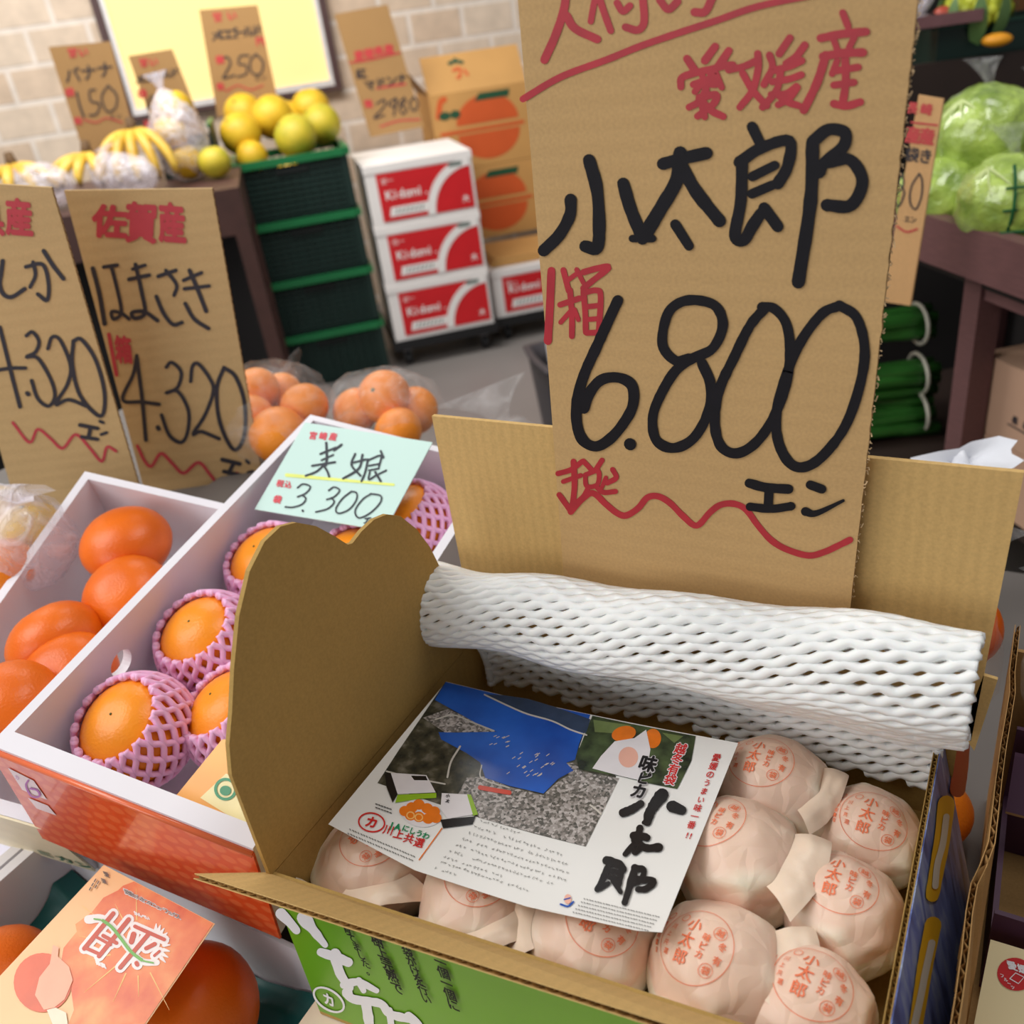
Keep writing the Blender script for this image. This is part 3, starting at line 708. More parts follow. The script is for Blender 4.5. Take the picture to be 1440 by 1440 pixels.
# leeks bundled on the lower shelf
LEEK = mat('leek_green', (22, 66, 26), .35, .3, 6, coat=.4, col2=(48, 104, 40)); BAND = mat('pale_tape', (200, 196, 180), .4)  # stalk greens darkened for the dimness under the shelf
LS = at(1310, 600, 2.4).z
for i, (v_, lab) in enumerate(((452, 'upper bundle of dark green vegetables on the lower shelf, white tape at its end'), (522, 'middle bundle of dark green vegetables on the lower shelf, widest tape'), (575, 'lowest bundle of dark green vegetables on the lower shelf'))):
    e_ = at(1312, v_, 2.4)
    t = thing('green_bundle', lab, 'vegetables', e_ - QX * .36 - V((0, 0, .045)), QROT, 'bundled greens on the lower shelf')
    b = MB(); rnd = random.Random(i)
    for k in range(11):
        y, z = rnd.uniform(-.04, .04), rnd.uniform(.016, .07)
        b.tube([(x, y + .01 * math.sin(x * 9 + k), z + .006 * math.sin(x * 7 + k * 2)) for x in [j_ * .06 for j_ in range(7)]], .015, 7)
    b.build('stalks', LEEK, t, True)
    b = MB(); b.tube([(.325, math.cos(a) * .062, .044 + math.sin(a) * .046) for a in [j_ / 16 * 6.283 for j_ in range(17)]], .005, 5); b.build('tape', BAND, t, True)
# brown cartons by the stand
LK = mat('pale_brown_carton', (196, 158, 132), .7, .04, 8); LKT = mat('brown_carton_tape', (176, 130, 84), .5)
for i, (z, h, lab) in enumerate(((.372, .135, 'plain brown carton underneath another, at the right edge'), (.509, .148, 'pinkish brown carton with small dark print, on another carton'))):
    t = thing('shipping_carton', lab, 'carton', S(.085, .08, z), SROT, 'brown cartons by the vegetable stand')
    b = MB(); b.box((0, 0, 0), (.4, .3, h)); b.build('body', LK, t)
    b = MB(); b.box((-.001, .12, h - .04), (.401, .18, h + .001)); b.build('tape', LKT, t)
    if i:
        f = lambda x, y: V((x, -.001, y)); b = flatmb(True)
        text(b, '長崎', f, .11, .055, (.016, 0), (0, .016), (.03, 0), .05); brush(b, [(.095, .042), (.155, .042)], .003, f); b.build('dark_print', BINK, t)
t = thing('carton_shelf', 'low dark platform holding the two brown cartons', 'platform', S(.083, .08, FLOOR), SROT)
b = MB(); b.box((0, 0, .345 - FLOOR), (.9, .45, .370 - FLOOR)); b.build('deck', DBR, t)
for x in (0, .86):
    for y in (0, .41): b = MB(); b.box((x, y, 0), (x + .04, y + .04, .345 - FLOOR)); b.build('leg', DBR, t)

# ================================================================== THE FRUIT DISPLAY
TGREY = mat('grey_display_board', (104, 98, 94), .5, .06, 6)
table = thing('display_table', 'grey topped fruit display table with risers under the tilted boxes', 'table', (-.5, .5, FLOOR))
b = MB(); b.box((-1.6, -.15, .55), (.5, 1.1, .573)); b.build('tabletop', TGREY, table, world=True)
b = MB(); b.box((-.418, .1, .573), (.5, 1.1, .60)); b.box((.02, .1, .6), (.5, 1.1, .62)); b.box((-.418, .58, .6), (.02, 1.1, .62)); b.build('raised_deck', TGREY, table, world=True)
for x, y in ((-1.55, -.1), (.42, -.1), (-1.55, 1.02), (.42, 1.02)):
    b = MB(); b.box((x, y, FLOOR), (x + .06, y + .06, .55)); b.build('leg', DKWOOD, table, world=True)
def riser(quad, z0=.573, drop=.004):
    q = [V(p) - V((0, 0, drop)) for p in quad]; g = [V((p.x, p.y, z0)) for p in q]
    b = MB(); b.add(g + q, [(3, 2, 1, 0), (4, 5, 6, 7)] + [(i, (i + 1) % 4, (i + 1) % 4 + 4, i + 4) for i in range(4)])
    b.build('riser', TGREY, table, world=True)
def euler(yaw, pitch, roll):
    return Matrix.Rotation(yaw, 3, 'Z') @ Matrix.Rotation(pitch, 3, 'X') @ Matrix.Rotation(roll, 3, 'Y')

# ---------------------------------------------------------------- the open kraft box in front
X0, X1, Y0, Y1, ZR, ZB = -.405, -.011, .256, .556, .82, .657
box = thing('open_fruit_box', 'open kraft box of paper wrapped citrus with raised flaps, front centre', 'cardboard box', (-.2, .4, ZB))
WT = .004
b = MB(); b.prism([(X0, Y0, ZB), (.022, Y0 + .036, ZB), (.022, Y1, ZB), (X0, Y1, ZB)], (0, 0, .004)); b.build('base', KRAFT_IN, box, world=True)
b = MB(); b.prism([(X0 + WT, Y0 + WT + .001, .735), (-.008, Y0 + .0335 + WT + .001, .735), (-.008, Y1 - WT, .735), (X0 + WT, Y1 - WT, .735)], (0, 0, .003)); b.build('inner_pad', KRAFT_IN, box, world=True)
YS = .085
def yf(x): return Y0 + YS * (x - X0)
b = MB(); b.prism([(X0, yf(X0) + .0008, ZB + .004), (-.004, yf(-.004) + .0008, ZB + .004), (-.004, yf(-.004) + .0008, ZR), (X0, yf(X0) + .0008, ZR)], (0, WT - .0008, 0)); b.build('front_wall', KRAFT_IN, box, world=True)
GREEN = mat('green_print', (104, 158, 24), .35, .05, 9)
b = MB(); b.prism([(X0, yf(X0), ZB), (.016, yf(.016), ZB), (.0, yf(.0), ZR), (X0, yf(X0), ZR)], (0, .0008, 0)); gp = b.build('green_print', GREEN, box, world=True)
# left wall with its two lobed flap, one sheet folded at the rim
fl = [(.256, ZR), (.256, .917), (.262, .938), (.272, .957), (.284, .983), (.3, 1.012), (.318, 1.034), (.336, 1.045), (.352, 1.047), (.366, 1.042), (.382, 1.030), (.396, 1.014), (.407, 1.0), (.412, .998), (.424, 1.001), (.44, 1.002), (.455, .998), (.47, .988), (.486, .967), (.498, .943), (.506, .918), (.51, .88), (.53, .84), (.545, ZR)]
b = MB(); b.prism([(X0, y, z) for y, z in fl], (.0035, 0, 0)); b.build('left_flap', KRAFT_IN, box, world=True)
b = MB(); b.box((X0, Y0 + WT, ZB + .004), (X0 + .0032, Y1, ZR - .0008)); b.build('left_wall', KRAFT_IN, box, world=True)
b = MB(); b.box((X0, Y1 - WT, ZB + .004), (-.0, Y1, ZR)); b.build('back_wall', KRAFT_IN, box, world=True)
fn = lambda u, v: ony(u, v, Y1 - WT)
q = [fn(607, 585), fn(1440, 665)]; q = [q[0], q[0] + (q[1] - q[0]) * 1.0]
b = MB(); b.prism([q[0], q[1], (q[1].x - .004, q[1].y, ZR + .001), (X0 - .008, q[0].y, ZR + .001)], (0, WT, 0)); b.build('back_flap', KRAFT_FLAP, box, world=True)
b = MB(); b.prism([fn(1383, 950), fn(1403, 956), fn(1370, 1056), fn(1352, 1030)], (0, .003, 0)); b.build('corner_tab', KRAFT_FLAP, box, world=True)
# front flap, folded up and out: its outer edge shows the flutes
hA, hB = V((X0 - .001, yf(X0) + .001, ZR + .001)), V((.0, yf(0) + .001, ZR + .001)); oA, oB = V((-.428, .222, .850)), V((.003, .258, .864))
b = MB(); fnn = (hB - hA).cross(oA - hA).normalized()
if fnn.z < 0: fnn = -fnn
for a in (0, -.0031):
    q = [hA + fnn * a, hB + fnn * a, oB + fnn * a, oA + fnn * a]; b.prism(q, fnn * -.0005)
def flap_flute(a, c):
    p = (hA.lerp(hB, a)).lerp(oA.lerp(oB, a), .005 + .985 * c); return p + fnn * (-.0018 + .0013 * math.sin(2 * math.pi * a * .405 / .0075))
b.grid(flap_flute, 440, 1); b.build('front_flap', KRAFT_FLAP, box, world=True)
# right wall leaning in, cut edge on top, printed outside
o = V((X1, Y0 + .004, ZR)); v = V((.037, 0, ZB + .005 - ZR)); hh = v.length; v.normalize(); u = V((0, 1, 0)); nrm = v.cross(u)
if nrm.x < 0: nrm = -nrm
b = MB(); corrugated(b, o - nrm * .0036, u, v, nrm, Y1 - Y0 - .01, hh, .0036, .0068); rw = b.build('right_wall', KRAFT_IN, box, world=True)
def blue_mat():
    k = NT('blue_brushed_print'); tc = k.n('ShaderNodeTexCoord'); mp = k.n('ShaderNodeMapping'); mp.inputs['Scale'].default_value = (8, 30, 8)
    k.l(tc.outputs['Object'], mp.inputs[0]); nz = k.n('ShaderNodeTexNoise'); nz.inputs['Scale'].default_value = 2.2; nz.inputs['Detail'].default_value = 6; nz.inputs['Distortion'].default_value = .8
    k.l(mp.outputs[0], nz.inputs['Vector']); rp = k.n('ShaderNodeValToRGB'); k.l(nz.outputs['Fac'], rp.inputs[0])
    e = rp.color_ramp.elements; e[0].position = .3; e[0].color = lin((52, 62, 112)); e[1].position = .75; e[1].color = lin((176, 188, 206))
    x = rp.color_ramp.elements.new(.52); x.color = lin((112, 128, 190))
    k.l(rp.outputs[0], k.b.inputs['Base Color']); k.b.inputs['Roughness'].default_value = .3; return k.m
b = MB(); b.prism([o + nrm * .0003, o + u * (Y1 - Y0 - .01) + nrm * .0003, o + u * (Y1 - Y0 - .01) + v * hh + nrm * .0003, o + v * hh + nrm * .0003], nrm * .0007); bp_ = b.build('blue_print', blue_mat(), box, world=True)
rfn = sheetfn(o, nrm, .0018)
b = flatmb()
for pts, w in (([(1327, 1130), (1321, 1180), (1313, 1225), (1307, 1258)], 24), ([(1308, 1300), (1298, 1350), (1290, 1400), (1282, 1450)], 24)): brush(b, pts, w, rfn, w2=w * .8)
b.build('yellow_shapes', mat('print_yellow', (232, 184, 36), .35), bp_, world=False) if False else None
y_ = b.build('yellow_shapes', mat('print_yellow', (232, 184, 36), .35), None); y_.parent = box
y_.data.transform(FR[box.name].inverted())
rfn2 = sheetfn(o, nrm, .0023)
b = flatmb()
for pts, w in (([(1326, 1148), (1321, 1185), (1313, 1215), (1310, 1245)], 9), ([(1305, 1325), (1296, 1365), (1289, 1400), (1280, 1440)], 10)): brush(b, pts, w, rfn2)
y_ = b.build('pale_shapes', mat('print_pale', (222, 222, 214), .35), None); y_.parent = box; y_.data.transform(FR[box.name].inverted())
b = flatmb(); brush(b, [(1350, 1040), (1347, 1080), (1343, 1110)], 22, rfn)
y_ = b.build('red_shape', mat('print_dark_red', (150, 46, 34), .35), None); y_.parent = box; y_.data.transform(FR[box.name].inverted())
# green face: white brush characters, black notes, ringed mark
gf = sheetfn((X0, Y0 - .0002, 0), (-YS, 1, 0), .0006); gf2 = sheetfn((X0, Y0 - .0002, 0), (-YS, 1, 0), .0018)
def child(b, name, m, par):
    o = b.build(name, m, None); o.parent = par; o.data.transform(FR[par.name].inverted()); return o
b = flatmb()
for pts, w, w2 in (([(396, 1284), (408, 1296), (418, 1308)], 16, 10), ([(428, 1290), (442, 1308), (458, 1328)], 20, 8), ([(452, 1338), (475, 1346), (490, 1352)], 12, 14), ([(472, 1340), (478, 1366), (492, 1388)], 15, 12), ([(484, 1384), (505, 1380), (530, 1392)], 11, 8), ([(505, 1378), (512, 1392)], 10, 8),
                   ([(488, 1394), (498, 1404), (535, 1410), (548, 1424), (575, 1432)], 13, 11), ([(515, 1408), (520, 1440), (524, 1470)], 14, 12), ([(548, 1420), (552, 1450)], 10, 9), ([(575, 1428), (590, 1444), (580, 1470)], 13, 12)):
    brush(b, pts, w, gf, w2=w2, rag=.25)
ring(b, gf, 463, 1405, 24, 13, 3, rot=.6)
text(b, 'カ', gf, 463, 1405, (17, 7), (-4, -19), (0, 0), .04)
child(b, 'white_brush_lettering', WHITE, box)
b = flatmb()
for s, x, y, st, sz in (('一個一個に', 621, 1350, (4.5, 15), 15), ('袋がけを行い', 575, 1336, (5.2, 13), 13), ('樹上完熟で', 532, 1320, (7, 16.5), 15), ('育てました。', 490, 1304, (6.5, 12), 11)):
    text(b, s, gf2, x, y, (sz * 1.2, sz * .5), (-sz * .42, -sz * 1.2), st, .028)
child(b, 'black_lettering', INK, box)

# paper wrapped citrus, three rows
def wrap_mat():
    k = NT('waxed_wrapping_paper'); at_ = k.n('ShaderNodeAttribute'); at_.attribute_name = 'loose'
    nz = k.n('ShaderNodeTexNoise'); nz.inputs['Scale'].default_value = 45; nz.inputs['Detail'].default_value = 4; tc = k.n('ShaderNodeTexCoord'); k.l(tc.outputs['Object'], nz.inputs['Vector'])
    ad = k.n('ShaderNodeMath', operation='MULTIPLY_ADD'); ad.inputs[1].default_value = .5; k.l(nz.outputs['Fac'], ad.inputs[0]); k.l(at_.outputs['Fac'], ad.inputs[2])
    mr = k.n('ShaderNodeMapRange'); mr.inputs[1].default_value = .28; mr.inputs[2].default_value = .75; k.l(ad.outputs[0], mr.inputs[0])
    mx = k.n('ShaderNodeMix', data_type='RGBA'); mx.inputs[6].default_value = lin((243, 205, 182)); mx.inputs[7].default_value = lin((246, 232, 208))
    k.l(mr.outputs[0], mx.inputs[0]); k.l(mx.outputs[2], k.b.inputs['Base Color']); k.b.inputs['Roughness'].default_value = .42
    vor = k.n('ShaderNodeTexVoronoi'); vor.inputs['Scale'].default_value = 1; vor.feature = 'DISTANCE_TO_EDGE'; wn_ = k.n('ShaderNodeTexNoise'); wn_.inputs['Scale'].default_value = 30; k.l(tc.outputs['Object'], wn_.inputs['Vector']); vm = k.n('ShaderNodeVectorMath', operation='MULTIPLY_ADD'); vm.inputs[1].default_value = (45, 45, 45); k.l(tc.outputs['Object'], vm.inputs[0]); k.l(wn_.outputs['Color'], vm.inputs[2]); k.l(vm.outputs[0], vor.inputs['Vector'])
    bp = k.n('ShaderNodeBump'); bp.inputs['Strength'].default_value = .55; bp.inputs['Distance'].default_value = .004; k.l(vor.outputs['Distance'], bp.inputs['Height']); k.l(bp.outputs[0], k.b.inputs['Normal'])
    k.b.inputs['Subsurface Weight'].default_value = .1; k.b.inputs['Subsurface Scale'].default_value = .3
    return k.m
WRAP = wrap_mat(); STAMP = mat('orange_stamp_ink', (238, 122, 78), .5); CREAMP = mat('loose_cream_paper', (244, 220, 196), .42, .04, 40, bump=.3, bscale=70, sss=.1)
def wrapped(c, R, seed, ears, stamp, label, folds=()):
    """one citrus in waxed paper: round top, twisted loose corners low down, an orange round stamp"""
    c = V(c); rnd = random.Random(seed)
    t = thing('wrapped_citrus', label, 'wrapped citrus', c - V((0, 0, R * .86)), 0, 'paper wrapped citrus in the open kraft box')
    f0 = rnd.uniform(-.25, .25)
    planes = []
    for q in range(4):
        a = f0 + q * math.pi / 2; planes.append((V((math.cos(a), math.sin(a), rnd.uniform(.05, .35))).normalized(), rnd.uniform(.93, 1.0)))
    for q in range(14):
        a = rnd.uniform(0, 6.283); el = rnd.uniform(-.1, .95); planes.append((V((math.cos(a) * math.cos(el), math.sin(a) * math.cos(el), math.sin(el))), rnd.uniform(.965, 1.06)))
    for q in range(4):
        a = f0 + .785 + q * 1.571 + rnd.uniform(-.2, .2); planes.append((V((math.cos(a), math.sin(a), .75)).normalized(), rnd.uniform(.99, 1.1)))
    def rad(d):
        th = math.atan2(d.y, d.x); lim = 1.10
        for a, amt in ears: lim = max(lim, 1.08 + .95 * amt * max(0, math.cos(th - a)) ** 5)
        k = max(0, min(1, (.82 - d.z) / .5)); k = k * k * (3 - 2 * k)
        lim = 1.0 + (lim - 1.0) * k
        if d.z < -.2: lim = 1.0 + (lim - 1) * max(0, 1 + (d.z + .2) * 2)
        acc = math.exp(-60 * lim)
        for n_, h_ in planes:
            c_ = d.dot(n_)
            if c_ > .3: acc += math.exp(-60 * h_ / c_)
        r = -math.log(acc) / 60 + .014
        r += (.25 + .75 * k) * (.02 * noise.noise(d * 4.2 + V((seed, 0, 0))) - .05 * max(0, .16 - abs(noise.noise(d * 2.4 + V((0, seed * 1.7, 0)))))) + .003 * noise.noise(d * 11 + V((0, 0, seed)))
        return r
    def pos(d):
        r = rad(d) * R; return V((d.x * r, d.y * r, d.z * r * .86))
    b = MB(); N1, N2 = 84, 50; loose = []
    def f(a, bb):
        th = a * 2 * math.pi; ph = bb * math.pi
        d = V((math.sin(ph) * math.cos(th), math.sin(ph) * math.sin(th), math.cos(ph))); loose.append(max(0, min(1, (rad(d) - 1.02) * 4.5 + (0 if d.z > .1 else .3))))
        return V((0, 0, R * .86)) + pos(d)
    b.grid(f, N1, N2, cu=True)
    o = b.build('paper', WRAP, t, True)
    for a, amt in folds:
        e_ = MB(); d1 = V((math.cos(a), math.sin(a), 0)); tn = V((-d1.y, d1.x, 0))
        def fold_(u, v):
            w = (u - .5) * 2
            d0 = (d1 * math.cos(.62) + tn * w * .62 + V((0, 0, math.sin(.62)))).normalized(); p0 = pos(d0)
            p1 = d1 * (R * (1.10 + amt - .16 * w * w)) + tn * w * R * .86 + V((0, 0, R * (.40 - .16 * w * w + .10 * math.sin(w * 4 + seed))))
            p = p0.lerp(p1, v); p.z += R * (.07 * math.sin(v * 3.14) + .05 * noise.noise(V((w * 2.4, v * 3, seed * 2.7))) * v + .035 * (1 - min(1, abs(w * 1.7 - .4 + v) * 4)) * v)
            p = p * 1.006; wx = min(c.x + p.x, -.016); wy = max(c.y + p.y, yf(wx) + .008)
            return V((wx - c.x, wy - c.y, p.z + R * .86))
        e_.grid(fold_, 20, 12); e_.build('loose_paper_fold', CREAMP, t, True)
    at_ = o.data.attributes.new('loose', 'FLOAT', 'POINT'); at_.data.foreach_set('value', loose)
    # stamp
    n = V(stamp[:3]).normalized(); k = stamp[3] if len(stamp) > 3 else 0
    xa = V((math.cos(k), math.sin(k), 0)); xa = (xa - n * n.dot(xa)).normalized(); ya = n.cross(xa)
    def sf(x, y):
        d = (n + xa * (x / R) + ya * (y / R)).normalized(); p = pos(d)
        return V((0, 0, R * .86)) + p + p.normalized() * .0007
    b = flatmb(True); m = .001
    ring(b, sf, 0, 0, .0265, .0265, .0006, 64)
    text(b, '小太郎', sf, -.005, .0112, (.0102, 0), (0, .0102), (0, -.0110), .012)
    text(b, '味ピカ', sf, .006, .0062, (.0054, 0), (0, .0054), (0, -.0056), .02)
    for i, ch in enumerate('越冬有袋'):
        a = .82 - i * .52; x, y = .0182 * math.cos(a), .0182 * math.sin(a)
        text(b, ch, sf, x, y, (.0060, 0), (0, .0060), (0, 0), .015); ring(b, sf, x, y, .0046, .0046, .0004, 18) if i in (0, 3) else None
    for i, ch in enumerate('川上共選'):
        a = math.pi - .32 + i * .30; text(b, ch, sf, .0205 * math.cos(a), .0205 * math.sin(a), (.0044, 0), (0, .0044), (0, 0), .01)
    ring(b, sf, -.0150, .0145, .0030, .0030, .0005, 14)
    text(b, '西宇和農協', sf, -.0315, .007, (.0046, 0), (0, .0046), (0, -.0052), .015)
    ring(b, sf, -.0315, .0155, .0034, .0034, .0008, 16)
    b.build('orange_stamp', STAMP, t)
    return t
D = math.radians
wrapped((-.360, .316, .783), .0425, 1, ((D(-40), .22), (D(200), .15)), (.05, -.05, .97, D(-25)), 'paper wrapped citrus in the left front corner of the box, half under the leaflet', ((D(-50), .14),))
wrapped((-.275, .318, .783), .0415, 2, ((D(-25), .30), (D(210), .16)), (.12, -.02, .95, D(-30)), 'paper wrapped citrus second from the left along the front wall', ((D(-38), .16),))
wrapped((-.192, .322, .783), .0415, 3, ((D(190), .2), (D(-100), .1)), (.30, -.05, .93, D(-12)), 'paper wrapped citrus at the middle of the front wall, stamp sideways beside leaflet corner', ((D(195), .16),))
wrapped((-.110, .334, .784), .0415, 4, ((D(5), .34), (D(60), .3)), (-.28, -.22, .9, D(-8)), 'paper wrapped citrus below the leaflet corner with a flat cream fold on its right', ((D(8), .34),))
wrapped((-.122, .412, .793), .042, 5, ((D(20), .42), (D(-45), .34)), (-.42, .05, .88, D(-10)), 'palest paper wrapped citrus with a big cream fold, right of the leaflet', ((D(-8), .30),))
wrapped((-.118, .488, .785), .042, 6, ((D(0), .3), (D(200), .2)), (-.16, -.10, .97, D(-4)), 'paper wrapped citrus touching the foam net, beside the leaflet top corner', ((D(-10), .12),))
wrapped((-.0475, .480, .775), .0355, 7, ((D(135), .4), (D(-60), .12)), (.12, -.22, .95, D(-6)), 'paper wrapped citrus at the back right corner under the foam net')
wrapped((-.052, .408, .780), .0375, 8, ((D(190), .2), (D(-60), .2)), (-.02, .0, .99, D(-4)), 'paper wrapped citrus in the middle by the right wall, whole stamp showing')
wrapped((-.056, .334, .778), .038, 9, ((D(100), .3), (D(190), .2)), (.05, .02, .99, D(-8)), 'paper wrapped citrus at the front right corner of the box, cut by the picture edge')
b = MB()
b.grid(lambda u, v: V((X0 + .006 + .30 * u, yf(X0 + .3 * u) + .006 + .022 * v, .802 - .028 * v * v + .009 * noise.noise(V((u * 14, v * 3, 0))))), 60, 6)
solo(b, 'paper_liner', mat('cream_tissue', (238, 224, 198), .6, .03, 20), 'crumpled cream tissue edge tucked along the inside of the front wall', 'paper', smooth=True)

# ---------------------------------------------------------------- foam net draped at the back of the box
b = MB(); NS = 36; PER = .0105; W0, W1 = -.456, .004
def prof(u):
    c = [(.552, -.01), (.548, .018), (.528, .036), (.502, .036), (.482, .02), (.474, -.004), (.480, -.026), (.498, -.04), (.514, -.052), (.512, -.066), (.504, -.076), (.513, -.090)]
    zc = .880 + (.034 * u ** 1.1); k = .88 + .12 * u
    out = [V((0, .474 + (y - .474) * .70 - .004, zc + z * k * (1 if z > 0 else .74))) for y, z in c]
    for i, (yy, zz) in ((8, (.512, .838)), (9, (.529, .822)), (10, (.537, .795)), (11, (.537, .768))): out[i] = V((0, yy, zz + .012 * u))
    return catmull(out, 5)
NU = 250; PR = [prof(i / NU) for i in range(NU + 1)]
def net(u, v):
    p = PR[int(round(u * NU))]; k = v * (len(p) - 1); i = min(int(k), len(p) - 2); q = p[i].lerp(p[i + 1], k - i)
    x = W0 + (W1 - W0) * u + .018 * (1 - u) * math.cos(v * 7)
    if q.z < .838: x = max(min(x, -.012), X0 + .014)
    return V((x, q.y + .002 * math.sin(u * 17 + v * 5), q.z + .0025 * math.sin(u * 23 + v * 3)))
for i in range(-18, NS + 18):
    seg = []
    for j in range(NU + 2):
        u = min(1, j / NU); x = u * (W1 - W0)
        w = math.cos(2 * math.pi * (x / PER / 2 + .5 * (i % 2)))
        vv = (i + .5 + .26 * w) / NS + .42 * (.5 - u)
        if .002 < vv < .998 and j <= NU: seg.append(net(u, vv))
        else:
            if len(seg) > 3: b.tube(seg, .0040, 6)
            seg = []
solo(b, 'foam_net', FOAM, 'white foam netting rolled over the back wall of the open kraft box', 'foam net', smooth=True)

# ---------------------------------------------------------------- leaflet on the wrapped fruit
LZ = .828
lt = thing('leaflet', 'glossy leaflet with a bay photograph and black brush characters on the wrapped fruit', 'leaflet', (-.26, .4, LZ))
def bend(p):
    k = max(0, (.335 - p.y)) * .9; e = max(0, -.36 - p.x) * .25
    return .010 * k * 6 * k + .02 * e * e - .003 * math.sin((p.x + .4) * 12)
def lf(l):
    def f(x, y):
        p = onz(440 + x / 2.3226, 940 + y / 2.3226, LZ); p.z += bend(p) + l * .5; return p
    return f
LP = mat('leaflet_paper', (240, 238, 234), .22, .01, 8, coat=.3)
def cdt(mb, poly, f, step=60):
    """a filled outline, broken into small triangles so that it follows the curve of the sheet"""
    xs = [p[0] for p in poly]; ys = [p[1] for p in poly]
    pts = []; n = len(poly)
    for i in range(n):
        a, c = V(poly[i]), V(poly[(i + 1) % n]); m = max(1, int((c - a).length / step))
        pts += [a.lerp(c, k / m) for k in range(m)]
    nb = len(pts); ed = [(i, (i + 1) % nb) for i in range(nb)]
    x = min(xs) + step / 2
    while x < max(xs):
        y = min(ys) + step / 2
        while y < max(ys): pts.append(V((x, y))); y += step
        x += step
    r = geometry.delaunay_2d_cdt(pts, ed, [], 1, 1e-4)
    mb.add([f(p.x, p.y) for p in r[0]], [tuple(t) for t in r[2]])
LC = [(435, 42), (1389, 243), (1140, 862), (1060, 855), (700, 770), (330, 650), (50, 507)]
b = MB(); b.flat = True; cdt(b, LC, lf(0)); cdt(b, LC, lf(-.0003)); b.build('sheet', LP, lt, world=True)
def terrain():
    k = NT('printed_hills'); tc = k.n('ShaderNodeTexCoord'); nz = k.n('ShaderNodeTexNoise'); nz.inputs['Scale'].default_value = 90; nz.inputs['Detail'].default_value = 8
    k.l(tc.outputs['Object'], nz.inputs['Vector']); rp = k.n('ShaderNodeValToRGB'); k.l(nz.outputs['Fac'], rp.inputs[0]); e = rp.color_ramp.elements
    e[0].position = .35; e[0].color = lin((34, 38, 34)); e[1].position = .75; e[1].color = lin((128, 122, 108)); x = e.new(.54); x.color = lin((70, 68, 54))
    k.l(rp.outputs[0], k.b.inputs['Base Color']); k.b.inputs['Roughness'].default_value = .22; return k.m
def town():
    k = NT('printed_town'); tc = k.n('ShaderNodeTexCoord'); vo = k.n('ShaderNodeTexVoronoi'); vo.inputs['Scale'].default_value = 520
    k.l(tc.outputs['Object'], vo.inputs['Vector']); sp = k.n('ShaderNodeSeparateColor'); k.l(vo.outputs['Color'], sp.inputs[0])
    rp = k.n('ShaderNodeValToRGB'); k.l(sp.outputs[0], rp.inputs[0]); e = rp.color_ramp.elements
    e[0].position = .1; e[0].color = lin((88, 86, 80)); e[1].position = .95; e[1].color = lin((196, 188, 184)); x = e.new(.5); x.color = lin((140, 132, 126))
    k.l(rp.outputs[0], k.b.inputs['Base Color']); k.b.inputs['Roughness'].default_value = .22; return k.m
HILL, TOWN = terrain(), town()
SEA = mat('printed_sea', (16, 62, 156), .2, .16, 14, col2=(34, 98, 196)); RIDGE = mat('printed_ridge', (50, 66, 92), .22, .2, 60); SHORE = mat('printed_shore', (206, 200, 190), .22)
DARKL = mat('printed_dark_leaves', (28, 36, 26), .22, .4, 60, col2=(70, 84, 50)); LEAF = mat('printed_leaf', (112, 128, 76), .22, .2, 60)
POR = mat('printed_orange', (236, 122, 30), .22, .1, 80); PWH = mat('printed_white', (232, 226, 228), .25, .03, 60); PK = mat('printed_black', (24, 22, 24), .25); PRED = mat('printed_red', (206, 40, 40), .25)
PGR = mat('printed_green', (30, 140, 90), .25); PGRY = mat('printed_grey_text', (128, 128, 124), .3); PLG = mat('printed_lime', (150, 190, 40), .25); PPINK = mat('printed_pink', (238, 180, 160), .25)
def L_poly(name, polys, m, l):
    b = flatmb()
    for p in polys: cdt(b, p, lf(l))
    return b.build(name, m, lt, world=True)
L_poly('hills_print', [[(433, 43), (905, 143), (868, 250), (990, 345), (890, 575), (720, 530), (540, 478), (210, 372), (280, 265)]], HILL, .0003)
L_poly('town_print', [[(500, 350), (555, 345), (640, 378), (750, 405), (800, 360), (860, 325), (1000, 352), (890, 575), (545, 480), (470, 410)], [(360, 160), (440, 130), (560, 180), (590, 200), (430, 205)], [(815, 300), (850, 300), (880, 325), (840, 350)]], TOWN, .0005)
L_poly('sea_print', [[(434, 44), (905, 143), (868, 240), (855, 290), (826, 300), (850, 325), (800, 352), (752, 400), (640, 375), (562, 350), (545, 300), (500, 270), (418, 228), (410, 205), (470, 205), (600, 200), (548, 182), (480, 145), (398, 102)]], SEA, .0007)
L_poly('ridge_print', [[(556, 80), (620, 82), (700, 92), (790, 118), (905, 158), (893, 205), (850, 192), (770, 160), (690, 140)]], RIDGE, .0009)
b = flatmb(); brush(b, [(560, 82), (640, 118), (700, 142), (780, 164), (840, 192), (893, 210)], 5, lf(.0011)); brush(b, [(400, 165), (460, 150), (520, 172), (590, 198)], 5, lf(.0011)); brush(b, [(480, 250), (450, 300), (438, 350)], 6, lf(.0011)); brush(b, [(240, 335), (330, 355), (430, 372)], 5, lf(.0011)); brush(b, [(905, 440), (925, 455), (940, 470)], 6, lf(.0011))
brush(b, [(550, 310), (545, 345), (570, 362), (640, 382)], 4, lf(.0011))
rnd = random.Random(3)
for k in range(26): x, y = rnd.uniform(630, 780), rnd.uniform(270, 350); brush(b, [(x, y), (x + 9, y - 6)], 2.4, lf(.0011))
for k in range(12): x, y = rnd.uniform(570, 640), rnd.uniform(215, 250); brush(b, [(x, y), (x + 9, y - 4)], 2.2, lf(.0011))
b.build('shoreline_print', SHORE, lt, world=True)
b = flatmb(); brush(b, [(545, 382), (590, 390), (640, 398)], 15, lf(.0013)); b.build('red_caption_print', mat('printed_vermilion', (214, 70, 48), .25), lt, world=True)
